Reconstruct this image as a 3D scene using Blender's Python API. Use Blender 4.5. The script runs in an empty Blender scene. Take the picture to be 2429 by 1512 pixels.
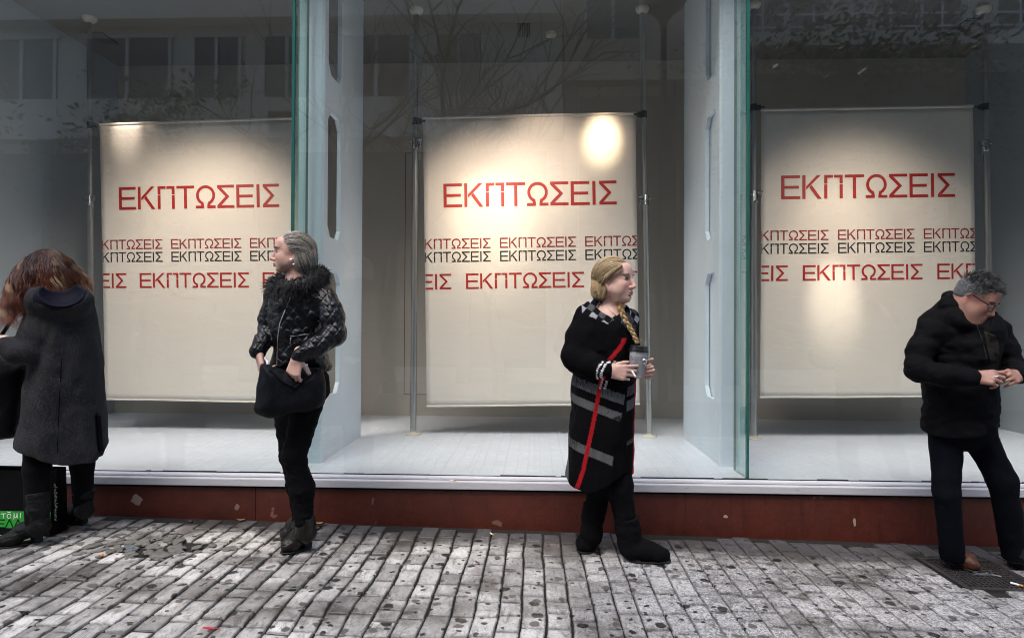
import bpy, bmesh, math, random
import numpy as np
from mathutils import Vector, Matrix, noise as mnoise
R = math.radians
scene = bpy.context.scene
COL = scene.collection

# ------------------------------------------------------------------ camera
F_PX, CX, CY = 1500.0, 1214.5, 756.0          # focal length and centre, in units of a 2429 px wide frame
YAW, PITCH, ROLL = R(2.1), R(0.53), R(0.29)
CAM = Vector((0.0, 0.0, 1.25))
cam_rot = Matrix.Rotation(YAW, 3, 'Z') @ Matrix.Rotation(R(90) + PITCH, 3, 'X') @ Matrix.Rotation(ROLL, 3, 'Z')
cd = bpy.data.cameras.new('camera')
cd.sensor_width = 36.0
cd.lens = 36.0 * F_PX / 2429.0
cd.clip_start, cd.clip_end = 0.05, 500.0
cam = bpy.data.objects.new('camera', cd)
COL.objects.link(cam)
cam.matrix_world = Matrix.Translation(CAM) @ cam_rot.to_4x4()
scene.camera = cam

# ------------------------------------------------------------------ world, sun, exposure
world = bpy.data.worlds.new('World')
scene.world = world
world.use_nodes = True
wn = world.node_tree
bg = wn.nodes['Background']
sky = wn.nodes.new('ShaderNodeTexSky')
sky.sky_type = 'NISHITA'
sky.sun_disc = False
sky.sun_elevation = R(52)
sky.sun_rotation = R(200)
sky.air_density = 0.9
sky.dust_density = 3.0
wn.links.new(sky.outputs['Color'], bg.inputs['Color'])
bg.inputs['Strength'].default_value = 0.13
sd = bpy.data.lights.new('sun', 'SUN')
sd.energy = 1.5
sd.angle = R(45)
sd.color = (1.0, 0.97, 0.93)
sun = bpy.data.objects.new('sun', sd)
COL.objects.link(sun)
sun.rotation_euler = (R(38), 0, R(-20))         # light comes from behind and above the camera
vs = scene.view_settings
vs.view_transform = 'Standard'
vs.look = 'None'
vs.gamma = 1.0
vs.exposure = 1.6
scene.cycles.max_bounces = 10
scene.cycles.transparent_max_bounces = 16
scene.cycles.use_denoising = True
scene.cycles.filter_width = 1.0

# ------------------------------------------------------------------ geometry helpers
def ray(px, py):
    return (cam_rot @ Vector(((px - CX) / F_PX, -(py - CY) / F_PX, -1.0))).normalized()
def at(px, py, Y):
    d = ray(px, py); return CAM + d * ((Y - CAM.y) / d.y)
def at_z(px, py, z):
    d = ray(px, py); return CAM + d * ((z - CAM.z) / d.z)
SLOPE, G0 = -0.018, 0.028
def gz(x): return G0 + SLOPE * x
def on_ground(px, py):
    d = ray(px, py); t = (G0 - CAM.z + SLOPE * CAM.x) / (d.z - SLOPE * d.x); return CAM + d * t

def mesh_obj(name, verts, faces, mat=None, parent=None, smooth=False, cols=None, mats=None, fmat=None):
    me = bpy.data.meshes.new(name)
    if isinstance(verts, np.ndarray):
        me.vertices.add(len(verts)); me.vertices.foreach_set('co', verts.astype(np.float32).ravel())
        k = faces.shape[1]
        me.loops.add(faces.size); me.loops.foreach_set('vertex_index', faces.astype(np.int32).ravel())
        me.polygons.add(len(faces))
        me.polygons.foreach_set('loop_start', np.arange(0, faces.size, k, dtype=np.int32))
        me.polygons.foreach_set('loop_total', np.full(len(faces), k, dtype=np.int32))
        me.update(calc_edges=True)
    else:
        me.from_pydata([tuple(v) for v in verts], [], faces); me.update()
    if smooth:
        me.polygons.foreach_set('use_smooth', np.ones(len(me.polygons), dtype=bool))
    if cols is not None:
        a = me.color_attributes.new('Col', 'FLOAT_COLOR', 'POINT')
        c = np.ones((len(cols), 4), dtype=np.float32); c[:, :3] = cols
        a.data.foreach_set('color', c.ravel())
    o = bpy.data.objects.new(name, me)
    COL.objects.link(o)
    if mats:
        for m in mats: me.materials.append(m)
        if fmat is not None: me.polygons.foreach_set('material_index', np.array(fmat, dtype=np.int32))
    elif mat: me.materials.append(mat)
    if parent is not None: o.parent = parent
    return o

def thing(name, label, cat, loc=(0, 0, 0), group=None):
    # the Empty stays unrotated at the origin of its parts (parts are modelled in world coordinates and shifted)
    o = bpy.data.objects.new(name, None); COL.objects.link(o)
    o.empty_display_size = 0.1
    o.location = loc
    o['label'] = label; o['category'] = cat
    if group: o['group'] = group
    return o
def tag(o, label, cat, group=None):
    o['label'] = label; o['category'] = cat
    if group: o['group'] = group
    return o
def settle(root):
    # children were modelled in world coordinates: take the root's location out of their own
    for c in root.children:
        c.location = c.location - root.location

class MB:
    def __init__(s): s.v = []; s.f = []
    def add(s, vs, fs):
        b = len(s.v); s.v += [Vector(p) for p in vs]; s.f += [[i + b for i in f] for f in fs]
    def box(s, x0, x1, y0, y1, z0, z1):
        s.add([(x0,y0,z0),(x1,y0,z0),(x1,y1,z0),(x0,y1,z0),(x0,y0,z1),(x1,y0,z1),(x1,y1,z1),(x0,y1,z1)],
              [(0,3,2,1),(4,5,6,7),(0,1,5,4),(1,2,6,5),(2,3,7,6),(3,0,4,7)])
    def obox(s, c, ax, ay, az):
        c, ax, ay, az = map(Vector, (c, ax, ay, az)); P = []
        for k in (-1, 1):
            for a, b in ((-1,-1),(1,-1),(1,1),(-1,1)): P.append(c + ax*a + ay*b + az*k)
        s.add(P, [(0,3,2,1),(4,5,6,7),(0,1,5,4),(1,2,6,5),(2,3,7,6),(3,0,4,7)])
    def tube(s, pts, rad, n=10, caps=True):
        pts = [Vector(p) for p in pts]
        rad = rad if isinstance(rad, (list, tuple)) else [rad] * len(pts)
        b = len(s.v); up = None
        for i, p in enumerate(pts):
            t = (pts[min(i+1, len(pts)-1)] - pts[max(i-1, 0)]).normalized()
            if up is None: up = t.orthogonal().normalized()
            u = (up - t * up.dot(t)).normalized(); up = u; w = t.cross(u)
            for k in range(n):
                a = 2 * math.pi * k / n
                s.v.append(p + (u * math.cos(a) + w * math.sin(a)) * rad[i])
        for i in range(len(pts) - 1):
            for k in range(n):
                k2 = (k + 1) % n
                s.f.append([b+i*n+k, b+i*n+k2, b+(i+1)*n+k2, b+(i+1)*n+k])
        if caps:
            s.f.append([b + k for k in range(n)][::-1]); s.f.append([b + (len(pts)-1)*n + k for k in range(n)])
    def lathe(s, c, prof, n=24):
        s.tube([Vector(c) + Vector((0, 0, z)) for r, z in prof], [r for r, z in prof], n)
    def prism(s, poly, y0, y1, axis='y'):
        n = len(poly)
        P = [(a, y0, b) for a, b in poly] + [(a, y1, b) for a, b in poly]
        if axis == 'x': P = [(y, a, b) for a, y, b in P]
        if axis == 'z': P = [(a, b, y) for a, y, b in P]
        s.add(P, [list(range(n))[::-1], [n + i for i in range(n)]] + [[i, (i+1) % n, n + (i+1) % n, n + i] for i in range(n)])
    def build(s, name, mat=None, parent=None, smooth=False, bevel=0, fix=True):
        o = mesh_obj(name, s.v, s.f, mat, parent, False)
        me = o.data
        if fix or bevel:
            bm = bmesh.new(); bm.from_mesh(me)
            if bevel:
                bmesh.ops.bevel(bm, geom=list(bm.edges), offset=bevel, segments=2, affect='EDGES', clamp_overlap=True)
            bmesh.ops.recalc_face_normals(bm, faces=bm.faces)
            bm.to_mesh(me); bm.free()
        if smooth:
            for p in me.polygons: p.use_smooth = True
            try: me.set_sharp_from_angle(angle=R(40))
            except Exception: pass
        return o

# ------------------------------------------------------------------ material helpers
def srgb(r, g=None, b=None):
    if g is None: g = b = r
    f = lambda c: (c/255/12.92 if c/255 <= .04045 else ((c/255+.055)/1.055)**2.4)
    return (f(r), f(g), f(b), 1)
class NT:
    def __init__(s, name):
        s.m = bpy.data.materials.new(name); s.m.use_nodes = True
        s.t = s.m.node_tree; s.b = s.t.nodes['Principled BSDF']
        s.out = s.t.nodes['Material Output']
    def n(s, kind, **kw):
        nd = s.t.nodes.new('ShaderNode' + kind)
        for k, v in kw.items():
            if k.startswith('i_'):
                key = k[2:]; key = int(key) if key.isdigit() else key.replace('_', ' ')
                if hasattr(v, 'node'): s.t.links.new(v, nd.inputs[key])
                else: nd.inputs[key].default_value = v
            else: setattr(nd, k, v)
        return nd
    def l(s, a, b): s.t.links.new(a, b)
    def math(s, op, a, b=None, c=None, clamp=False):
        nd = s.t.nodes.new('ShaderNodeMath'); nd.operation = op; nd.use_clamp = clamp
        for i, v in enumerate((a, b, c)):
            if v is None: continue
            if hasattr(v, 'node'): s.l(v, nd.inputs[i])
            else: nd.inputs[i].default_value = v
        return nd.outputs[0]
    def mix(s, f, a, b, blend='MIX'):
        nd = s.t.nodes.new('ShaderNodeMix'); nd.data_type = 'RGBA'; nd.blend_type = blend
        for k, v in ((0, f), (6, a), (7, b)):
            if hasattr(v, 'node'): s.l(v, nd.inputs[k])
            else: nd.inputs[k].default_value = v if k == 0 else (tuple(v) if len(v) == 4 else (*v, 1))
        return nd.outputs[2]
    def ramp(s, f, stops):
        nd = s.t.nodes.new('ShaderNodeValToRGB'); e = nd.color_ramp.elements
        while len(e) < len(stops): e.new(0.5)
        for k, (p, c) in enumerate(stops):
            e[k].position = p; e[k].color = c if isinstance(c, (tuple, list)) else (c, c, c, 1)
        s.l(f, nd.inputs[0]); return nd.outputs[0]
    def pos(s): return s.n('NewGeometry').outputs['Position']
    def obj(s): return s.n('TexCoord').outputs['Object']
    def noise(s, v, scale, detail=4, rough=.55, dist=0):
        nd = s.n('TexNoise'); s.l(v, nd.inputs['Vector'])
        nd.inputs['Scale'].default_value = scale; nd.inputs['Detail'].default_value = detail
        nd.inputs['Roughness'].default_value = rough; nd.inputs['Distortion'].default_value = dist
        return nd.outputs[0]
    def mapv(s, v, scale=(1,1,1), rot=(0,0,0), loc=(0,0,0)):
        nd = s.n('Mapping'); s.l(v, nd.inputs['Vector'])
        nd.inputs['Scale'].default_value = scale; nd.inputs['Rotation'].default_value = rot; nd.inputs['Location'].default_value = loc
        return nd.outputs[0]
    def bump(s, h, strength=.3, dist=.01, normal=None):
        nd = s.n('Bump'); s.l(h, nd.inputs['Height']); nd.inputs['Strength'].default_value = strength; nd.inputs['Distance'].default_value = dist
        if normal is not None: s.l(normal, nd.inputs['Normal'])
        s.l(nd.outputs[0], s.b.inputs['Normal']); return nd.outputs[0]
    def set(s, **kw):
        for k, v in kw.items():
            key = {'base': 'Base Color', 'rough': 'Roughness', 'metal': 'Metallic', 'spec': 'Specular IOR Level', 'sheen': 'Sheen Weight',
                   'coat': 'Coat Weight', 'sss': 'Subsurface Weight'}[k]
            if hasattr(v, 'node'): s.l(v, s.b.inputs[key])
            else: s.b.inputs[key].default_value = (*v, 1) if isinstance(v, (tuple, list)) and len(v) == 3 else v
        return s

def plain(name, base, rough=.6, var=.15, scale=8, metal=0, spec=.5, bump=0, bscale=60, sheen=0):
    t = NT(name); p = t.obj()
    n = t.noise(p, scale, 5)
    b = tuple(base[:3])
    t.set(base=t.mix(n, tuple(c*(1-var) for c in b), tuple(min(1, c*(1+var)) for c in b)), rough=rough, metal=metal, spec=spec, sheen=sheen)
    if bump: t.bump(t.noise(p, bscale, 3), bump, .004)
    return t.m
# ================================================================== SETTING
YP, YG = 3.81, 3.90                # front of the red plinth, plane of the shop glass
ZF, ZC = 0.322, 3.92               # display floor, display ceiling
YB = at_z(1000, 985, ZF).y         # back wall of the display
XL = at_z(88, 38, ZC).x; XR = at_z(2367, 1015, ZF).x

# ---- pavement materials
def stone_material():
    t = NT('paving_marble'); p = t.pos()
    tone = t.n('Attribute', attribute_name='Col').outputs['Color']
    sx = t.n('SeparateXYZ'); t.l(p, sx.inputs[0])
    X, Y = sx.outputs[0], sx.outputs[1]
    ts = t.n('SeparateColor'); t.l(tone, ts.inputs[0])
    vein = t.noise(t.mapv(p, (14, 5, 14)), 2.2, 8, .68, 1.2)
    base = t.mix(ts.outputs[0], srgb(138, 135, 132), srgb(234, 231, 226))
    base = t.mix(t.ramp(vein, [(.42, 1), (.62, 0)]), base, srgb(150, 152, 158), 'MIX') if False else t.mix(t.math('MULTIPLY', t.ramp(vein, [(.40, 0), (.70, 1)]), .42), base, srgb(84, 82, 82))
    # granular concrete look to the right
    right = t.ramp(t.math('MULTIPLY_ADD', X, .42, .28), [(.15, 0), (.6, 1)])
    gran = t.ramp(t.noise(p, 85, 4, .8), [(.42, 0), (.56, 1)])
    grc = t.mix(gran, srgb(78, 75, 75), srgb(212, 211, 213))
    base = t.mix(t.math('MULTIPLY', right, .75), base, grc)
    # pits
    pits = t.ramp(t.noise(t.mapv(p, (1, .8, 1)), 70, 4, .7), [(.60, 0), (.68, 1)])
    patchy = t.ramp(t.noise(p, 3.0, 4, .6), [(.40, 0), (.62, 1)])
    base = t.mix(t.math('MULTIPLY', pits, t.math('MULTIPLY_ADD', patchy, .6, .2)), base, srgb(38, 36, 34))
    # blotches of dirt; along the plinth a band of dirt and painted shade
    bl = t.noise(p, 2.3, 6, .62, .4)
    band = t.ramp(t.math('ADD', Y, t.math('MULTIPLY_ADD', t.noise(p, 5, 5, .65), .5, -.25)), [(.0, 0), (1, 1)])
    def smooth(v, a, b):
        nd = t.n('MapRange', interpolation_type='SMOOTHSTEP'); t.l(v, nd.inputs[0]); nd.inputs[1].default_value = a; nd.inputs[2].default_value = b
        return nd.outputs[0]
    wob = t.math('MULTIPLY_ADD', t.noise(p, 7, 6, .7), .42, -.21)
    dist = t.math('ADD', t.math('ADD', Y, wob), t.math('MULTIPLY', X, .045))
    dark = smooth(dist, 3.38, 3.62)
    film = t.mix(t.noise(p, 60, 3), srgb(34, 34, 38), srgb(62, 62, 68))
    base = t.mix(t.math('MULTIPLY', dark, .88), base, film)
    base = t.mix(t.math('MULTIPLY', t.ramp(bl, [(.47, 0), (.64, 1)]), .78), base, srgb(66, 60, 56))
    scuff = t.ramp(t.noise(t.mapv(p, (30, 9, 30), rot=(0, 0, .5)), 1.0, 7, .75, .8), [(.53, 0), (.62, 1)])
    base = t.mix(t.math('MULTIPLY', scuff, .55), base, srgb(58, 55, 54))
    # trodden gum: round black spots of two sizes
    wv = t.n('VectorMath', operation='ADD'); t.l(p, wv.inputs[0])
    nz = t.n('TexNoise'); t.l(p, nz.inputs['Vector']); nz.inputs['Scale'].default_value = 20; nz.inputs['Detail'].default_value = 2
    sc = t.n('VectorMath', operation='MULTIPLY_ADD'); t.l(nz.outputs[1], sc.inputs[0]); sc.inputs[1].default_value = (.040,)*3; sc.inputs[2].default_value = (-.020,)*3
    t.l(sc.outputs[0], wv.inputs[1])
    for s_, th, rare, cc in ((6.2, .17, .30, srgb(20, 19, 20)), (13.0, .16, .46, srgb(30, 28, 28)), (9.0, .20, .34, srgb(96, 90, 86))):
        vo = t.n('TexVoronoi', voronoi_dimensions='2D'); t.l(wv.outputs[0], vo.inputs['Vector']); vo.inputs['Scale'].default_value = s_
        spot = smooth(vo.outputs['Distance'], th, th * .72)
        cs = t.n('SeparateColor'); t.l(vo.outputs['Color'], cs.inputs[0])
        pick = t.math('LESS_THAN', cs.outputs[0], rare)
        # sizes differ from spot to spot
        spot = smooth(vo.outputs['Distance'], t_th := th, th * .7) if False else spot
        base = t.mix(t.math('MULTIPLY', t.math('MULTIPLY', spot, pick), .93), base, cc)
    base = t.mix(t.math('MULTIPLY', t.math('MULTIPLY', ts.outputs[1], t.math('MULTIPLY_ADD', t.noise(p, 28, 4, .6), 1.7, -.25, clamp=True)), .85), base, srgb(26, 24, 22))
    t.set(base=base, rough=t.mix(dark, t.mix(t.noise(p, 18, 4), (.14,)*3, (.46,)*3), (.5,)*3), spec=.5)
    h = t.math('ADD', t.math('MULTIPLY', t.noise(p, 55, 5, .65), .6), t.math('MULTIPLY', pits, -.8))
    t.bump(h, .35, .006)
    return t.m
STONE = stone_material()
tj = NT('joint_dirt'); pj = tj.pos()
tj.set(base=tj.mix(tj.noise(pj, 40, 5), srgb(10, 9, 8), srgb(40, 37, 31)), rough=.85)
tj.bump(tj.noise(pj, 120, 4), .6, .006)
JOINT = tj.m
ts_ = NT('street_stone'); ps_ = ts_.pos()
ts_.set(base=ts_.mix(ts_.noise(ps_, 3, 6), srgb(120, 118, 116), srgb(165, 163, 160)), rough=.6)
STREET = ts_.m

random.seed(7)
# street: one sheet to the horizon, a little below the paving
st = mesh_obj('street', [(-150, -160, -.25), (150, -160, -.25), (150, YP + .2, -.25), (-150, YP + .2, -.25)], [(0, 1, 2, 3)], STREET)
st['kind'] = 'structure'
def gpt(x, y, dz=0): return (x, y, gz(x) + dz)
# dirt bed under the stones
xs = np.linspace(-9, 9, 37); v = []; f = []
for i, x in enumerate(xs): v += [gpt(x, -3.0, -.012), gpt(x, YP + .05, -.012)]
for i in range(len(xs) - 1): f.append((2*i, 2*i+2, 2*i+3, 2*i+1))
pb = mesh_obj('paving_bed', v, f, JOINT); pb['kind'] = 'structure'

def build_stones():
    V = []; Fc = []; C = []
    US = (0, .07, .22, .5, .78, .93, 1); TS = (0, .035, .12, .3, .5, .7, .88, .965, 1); nx, ny = len(US), len(TS)
    x = -5.2; rng = random.Random(3)
    # the frame of the drain cover is left free of stones
    while x < 4.6:
        w = .101 + rng.uniform(-.006, .006)
        y = 3.80 - rng.uniform(0, .12)
        ymin = 0.6
        row = 0
        left = max(0.0, min(1.0, (0.9 - x) / 2.2))           # 1 at the left, 0 at the right
        while y > ymin:
            L = rng.uniform(.13, .215) if rng.random() < .8 else rng.uniform(.085, .13)
            jw = (.0045 + .0085 * left) * rng.uniform(.6, 1.5)
            jl = (.0085 + .004 * left) * rng.uniform(.6, 1.6)
            x0, x1 = x + jw / 2, x + w - jw / 2
            y0, y1 = y - L + jl / 2, y - jl / 2
            cx, cy = (x0 + x1) / 2, (y0 + y1) / 2
            if DRAIN[0] < cx < DRAIN[1] and cy > DRAIN[2] and cy < DRAIN[3]:
                y -= L; continue
            hole = math.exp(-(((cx + 2.05) / .36) ** 2 + ((cy - 3.30) / .16) ** 2))     # broken patch on the left
            tilt = (rng.gauss(0, .010), rng.gauss(0, .006)); dz = rng.gauss(0, .0014) - .010 * hole
            if hole > .62 and rng.random() < .5: y -= L; continue
            tone = min(1, max(0, rng.gauss(.70, .20)))
            if rng.random() < .08: tone *= .3
            b = len(V); amp = (.0016 + .0045 * left + .016 * hole)
            sd = rng.uniform(0, 100)
            dome = .0022 + .0015 * left
            for j in range(ny):
                for i in range(nx):
                    u, t = US[i], TS[j]
                    px, py = x0 + (x1 - x0) * u, y0 + (y1 - y0) * t
                    e = min(u, 1 - u) * (x1 - x0); e2 = min(t, 1 - t) * (y1 - y0)
                    edge = max(0, 1 - min(e, e2) / .022)
                    px += mnoise.noise((px * 38, py * 38, sd)) * amp * (1 if min(e, e2) < 1e-6 else .3)
                    py += mnoise.noise((px * 38, py * 38, sd + 50)) * amp * (1 if min(e, e2) < 1e-6 else .3)
                    px += mnoise.noise((px * 2.2, py * 3.1, 7)) * (.006 + .012 * left); py += mnoise.noise((px * 3, py * 3, 17)) * .006
                    z = dz - dome * edge ** 2 + tilt[0] * (u - .5) * .1 + tilt[1] * (t - .5) * .2
                    z += mnoise.noise((px * 16, py * 16, 3)) * (.0010 + .0012 * left)
                    V.append(gpt(px, py, z)); C.append((tone, max(0, 1 - min(e / (.0045 + .0045 * left), e2 / .012)), 0))
            for j in range(ny - 1):
                for i in range(nx - 1):
                    a = b + j * nx + i; Fc.append((a, a + 1, a + nx + 1, a + nx))
            # skirts down to the bed
            ring = [i for i in range(nx)] + [j * nx + nx - 1 for j in range(1, ny)] + [(ny - 1) * nx + i for i in range(nx - 2, -1, -1)] + [j * nx for j in range(ny - 2, 0, -1)]
            s0 = len(V)
            for r_ in ring: q = V[b + r_]; V.append((q[0], q[1], q[2] - .018)); C.append((tone * .2, 0, 0))
            n = len(ring)
            for k in range(n): Fc.append((b + ring[k], s0 + k, s0 + (k + 1) % n, b + ring[(k + 1) % n]))
            y -= L
        x += w
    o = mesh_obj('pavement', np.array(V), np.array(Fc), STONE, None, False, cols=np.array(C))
    o['kind'] = 'structure'
    return o
# drain cover corners, from the photo, on the sloping pavement
DA, DB = on_ground(2182, 1322), on_ground(2418, 1400)
DRAIN = (on_ground(2168, 1322).x + .02, on_ground(2168, 1322).x + .46, 3.05, 3.45)
DY1 = on_ground(2200, 1322).y; DY0 = on_ground(2300, 1396).y
DX0 = on_ground(2180, 1326).x; DX1 = DX0 + .40
DRAIN = (DX0 - .03, DX1 + .03, DY0 - .03, DY1 + .03)
pavement = build_stones()

# ---- the shop building
shop = thing('shop_building', 'grey shop building with tall display windows above a red stone plinth', 'building', (0, YP, 0))
tm = NT('red_stone'); p = tm.obj()
spk = tm.ramp(tm.noise(p, 55, 5, .7), [(.45, 0), (.75, 1)])
b0 = tm.mix(tm.noise(p, 7, 7, .68, .5), srgb(60, 23, 17), srgb(108, 50, 38))
b0 = tm.mix(tm.math('MULTIPLY', spk, .35), b0, srgb(104, 64, 50))
b0 = tm.mix(tm.math('MULTIPLY', tm.ramp(tm.noise(p, 2.2, 6, .6), [(.5, 0), (.72, 1)]), .5), b0, srgb(36, 22, 19))
b0 = tm.mix(tm.math('MULTIPLY', tm.ramp(tm.noise(tm.mapv(p, loc=(4.3, 0, 1)), 9, 3, .5), [(.70, 0), (.73, 1)]), .55), b0, srgb(150, 120, 105))
drip = tm.ramp(tm.noise(tm.mapv(p, (9, 9, .7)), 2.0, 6, .7), [(.55, 0), (.72, 1)])
b0 = tm.mix(tm.math('MULTIPLY', drip, .4), b0, srgb(30, 18, 16))
tm.set(base=b0, rough=.42, spec=.45); tm.bump(tm.noise(p, 90, 4), .15, .003)
RED = tm.m
ALU_T = NT('sill_aluminium'); p = ALU_T.obj()
scr = ALU_T.noise(ALU_T.mapv(p, (3, 30, 30)), 3, 6, .7)
dirt = ALU_T.ramp(ALU_T.noise(ALU_T.mapv(p, (9, 20, 40)), 2.2, 6, .75), [(.62, 0), (.74, 1)])
ALU_T.set(base=ALU_T.mix(ALU_T.math('MULTIPLY', dirt, .8), ALU_T.mix(scr, srgb(196, 196, 202), srgb(228, 228, 233)), srgb(70, 66, 62)), rough=.38, metal=.2)
ALU = ALU_T.m
BLACKSEAL = plain('black_seal', (.006, .006, .007), .7, .3)
def wall_paint(name, c, rough=.75):
    t = NT(name); p = t.obj()
    t.set(base=t.mix(t.noise(p, 1.6, 5), tuple(x * .92 for x in c[:3]), tuple(x * 1.05 for x in c[:3])), rough=rough)
    t.bump(t.noise(p, 45, 3), .05, .002)
    return t.m
BACK = wall_paint('back_wall_paint', srgb(194, 189, 181))
SIDE = wall_paint('side_wall_paint', srgb(172, 180, 187))
CEIL = wall_paint('ceiling_paint', srgb(128, 126, 122))
CONC = wall_paint('facade_concrete', srgb(150, 148, 144))
PILL = NT('pillar_paint'); p = PILL.obj()
PILL.set(base=PILL.mix(PILL.noise(p, 3, 5), srgb(204, 219, 231), srgb(225, 236, 246)), rough=.5)
PILL.bump(PILL.noise(PILL.mapv(p, (1, 1, .35)), 30, 4), .08, .003); PILL = PILL.m
tf = NT('display_floor_paint'); p = tf.pos()
wv = tf.n('TexWave', wave_type='BANDS', bands_direction='X'); tf.l(p, wv.inputs['Vector']); wv.inputs['Scale'].default_value = 1.6; wv.inputs['Distortion'].default_value = .0
gro = tf.ramp(wv.outputs[1], [(0.0, 1), (.012, 0)])
fb = tf.mix(tf.noise(p, 2.5, 5), srgb(206, 213, 228), srgb(228, 234, 246))
fb = tf.mix(tf.math('MULTIPLY', gro, .12), fb, srgb(150, 150, 160))
fb = tf.mix(tf.math('MULTIPLY', tf.ramp(tf.noise(tf.mapv(p, (1, 3, 1)), 16, 6, .8), [(.68, 0), (.76, 1)]), .18), fb, srgb(90, 86, 84))
tf.set(base=fb, rough=.35, spec=.4); FLOORM = tf.m

def glass_mat(name, tint, f0=.066):
    t = NT(name); t.t.nodes.remove(t.b)
    lw = t.n('LayerWeight'); lw.inputs['Blend'].default_value = .5
    fac = t.math('MULTIPLY_ADD', t.math('POWER', lw.outputs['Facing'], 4.0), .9, f0, clamp=True)
    tr = t.n('BsdfTransparent'); tr.inputs[0].default_value = (*tint, 1)
    gl = t.n('BsdfGlossy'); gl.inputs['Roughness'].default_value = 0.0; gl.inputs[0].default_value = (1, .97, .90, 1)
    mx = t.n('MixShader'); t.l(fac, mx.inputs[0]); t.l(tr.outputs[0], mx.inputs[1]); t.l(gl.outputs[0], mx.inputs[2])
    t.l(mx.outputs[0], t.out.inputs[0]); return t.m
GLASS = glass_mat('window_glass', (.955, .975, .968))
FING = glass_mat('fin_glass', (.80, .92, .90), .07)
te = NT('glass_edge'); te.set(base=te.mix(te.noise(te.obj(), 6, 4), (.012, .085, .075), (.03, .16, .14)), rough=.15, spec=.6); EDGE = te.m

X0, X1 = XL - .12, XR + .12
m = MB()
XS = np.linspace(X0 - 4, X1 + 4, 30)
for a, b in zip(XS[:-1], XS[1:]):
    pass
segs = [X0 - 4, -3.9, -1.7, .55, 2.75, X1 + 4]
for a, b in zip(segs[:-1], segs[1:]): m.box(a + .0012, b - .0012, YP, YP + .35, -.35, .247)
m.build('plinth', RED, shop, bevel=.002)
m = MB(); m.box(X0 - 4, X1 + 4, YP + .014, YP + .30, .247, .262); m.build('shadow_gap', BLACKSEAL, shop)
m = MB()
m.box(X0 - 4, X1 + 4, YP - .022, YP + .3, .262, .306); m.box(X0 - 4, X1 + 4, YP + .018, YP + .3, .3085, .3195)
m.build('window_sill', ALU, shop, bevel=.003)
m = MB(); rng = random.Random(5); x = X0
while x < X1:
    w = rng.uniform(.03, .25); h = rng.uniform(.002, .008)
    m.box(x, x + w, YG - .022, YG - .0135, .3215, .3225 + h); x += w
m.build('glazing_seal', BLACKSEAL, shop)
m = MB(); m.box(X0, X1, YG - .03, YB + .3, .10, ZF); m.build('display_floor', FLOORM, shop)
m = MB(); m.box(X0, X1, YB, YB + .2, ZF, ZC); m.build('back_wall', BACK, shop)
for xa, xb in ((X0, XL), (XR, X1)):
    m = MB(); m.box(xa, xb, YG - .06, YB, ZF, ZC); m.build('side_wall', SIDE, shop)
m = MB(); m.box(X0, X1, YG - .06, YB + .2, ZC, ZC + .2); m.build('ceiling', CEIL, shop)
m = MB(); m.box(X0 - 5, X1 + 5, YP + .02, YG - .07, ZC + .35, 13.5); m.box(X0 - 5, X0, YP + .02, YP + .3, .33, ZC + .34); m.box(X1, X1 + 5, YP + .02, YP + .3, .33, ZC + .34)
m.box(X0, X1, YG + .02, YB + .4, ZC + .21, ZC + .36)
m.build('upper_facade', CONC, shop)
m = MB(); m.box(X0 - 5, X1 + 5, YP - .03, YG - .01, ZC + .02, ZC + .345); m.build('head_frame', ALU, shop, bevel=.004)
# glass: three panes butted at two fins
XFL = at(693, 700, YG).x; XFR = at(1773, 700, YG).x
for a, b in ((X0 + .01, XFL - .004), (XFL + .004, XFR - .004), (XFR + .004, X1 - .01)):
    m = MB(); m.box(a, b, YG - .006, YG + .006, ZF, ZC + .02); m.build('window_pane', GLASS, shop)
for xf in (XFL, XFR):
    yb = YG + .235
    m = MB(); m.box(xf - .0075, xf + .0075, YG + .010, yb, ZF, ZC)
    g = m.build('glass_fin', FING, shop)
    m = MB(); m.box(xf - .0078, xf + .0078, YG - .011, YG + .0095, ZF, ZC); m.build('fin_edge', EDGE, g)
    m = MB(); m.box(xf - .0078, xf + .0078, yb + .0005, yb + .003, ZF, ZC); m.build('fin_edge', EDGE, g)
for c in shop.children:
    for g in c.children: pass

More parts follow.
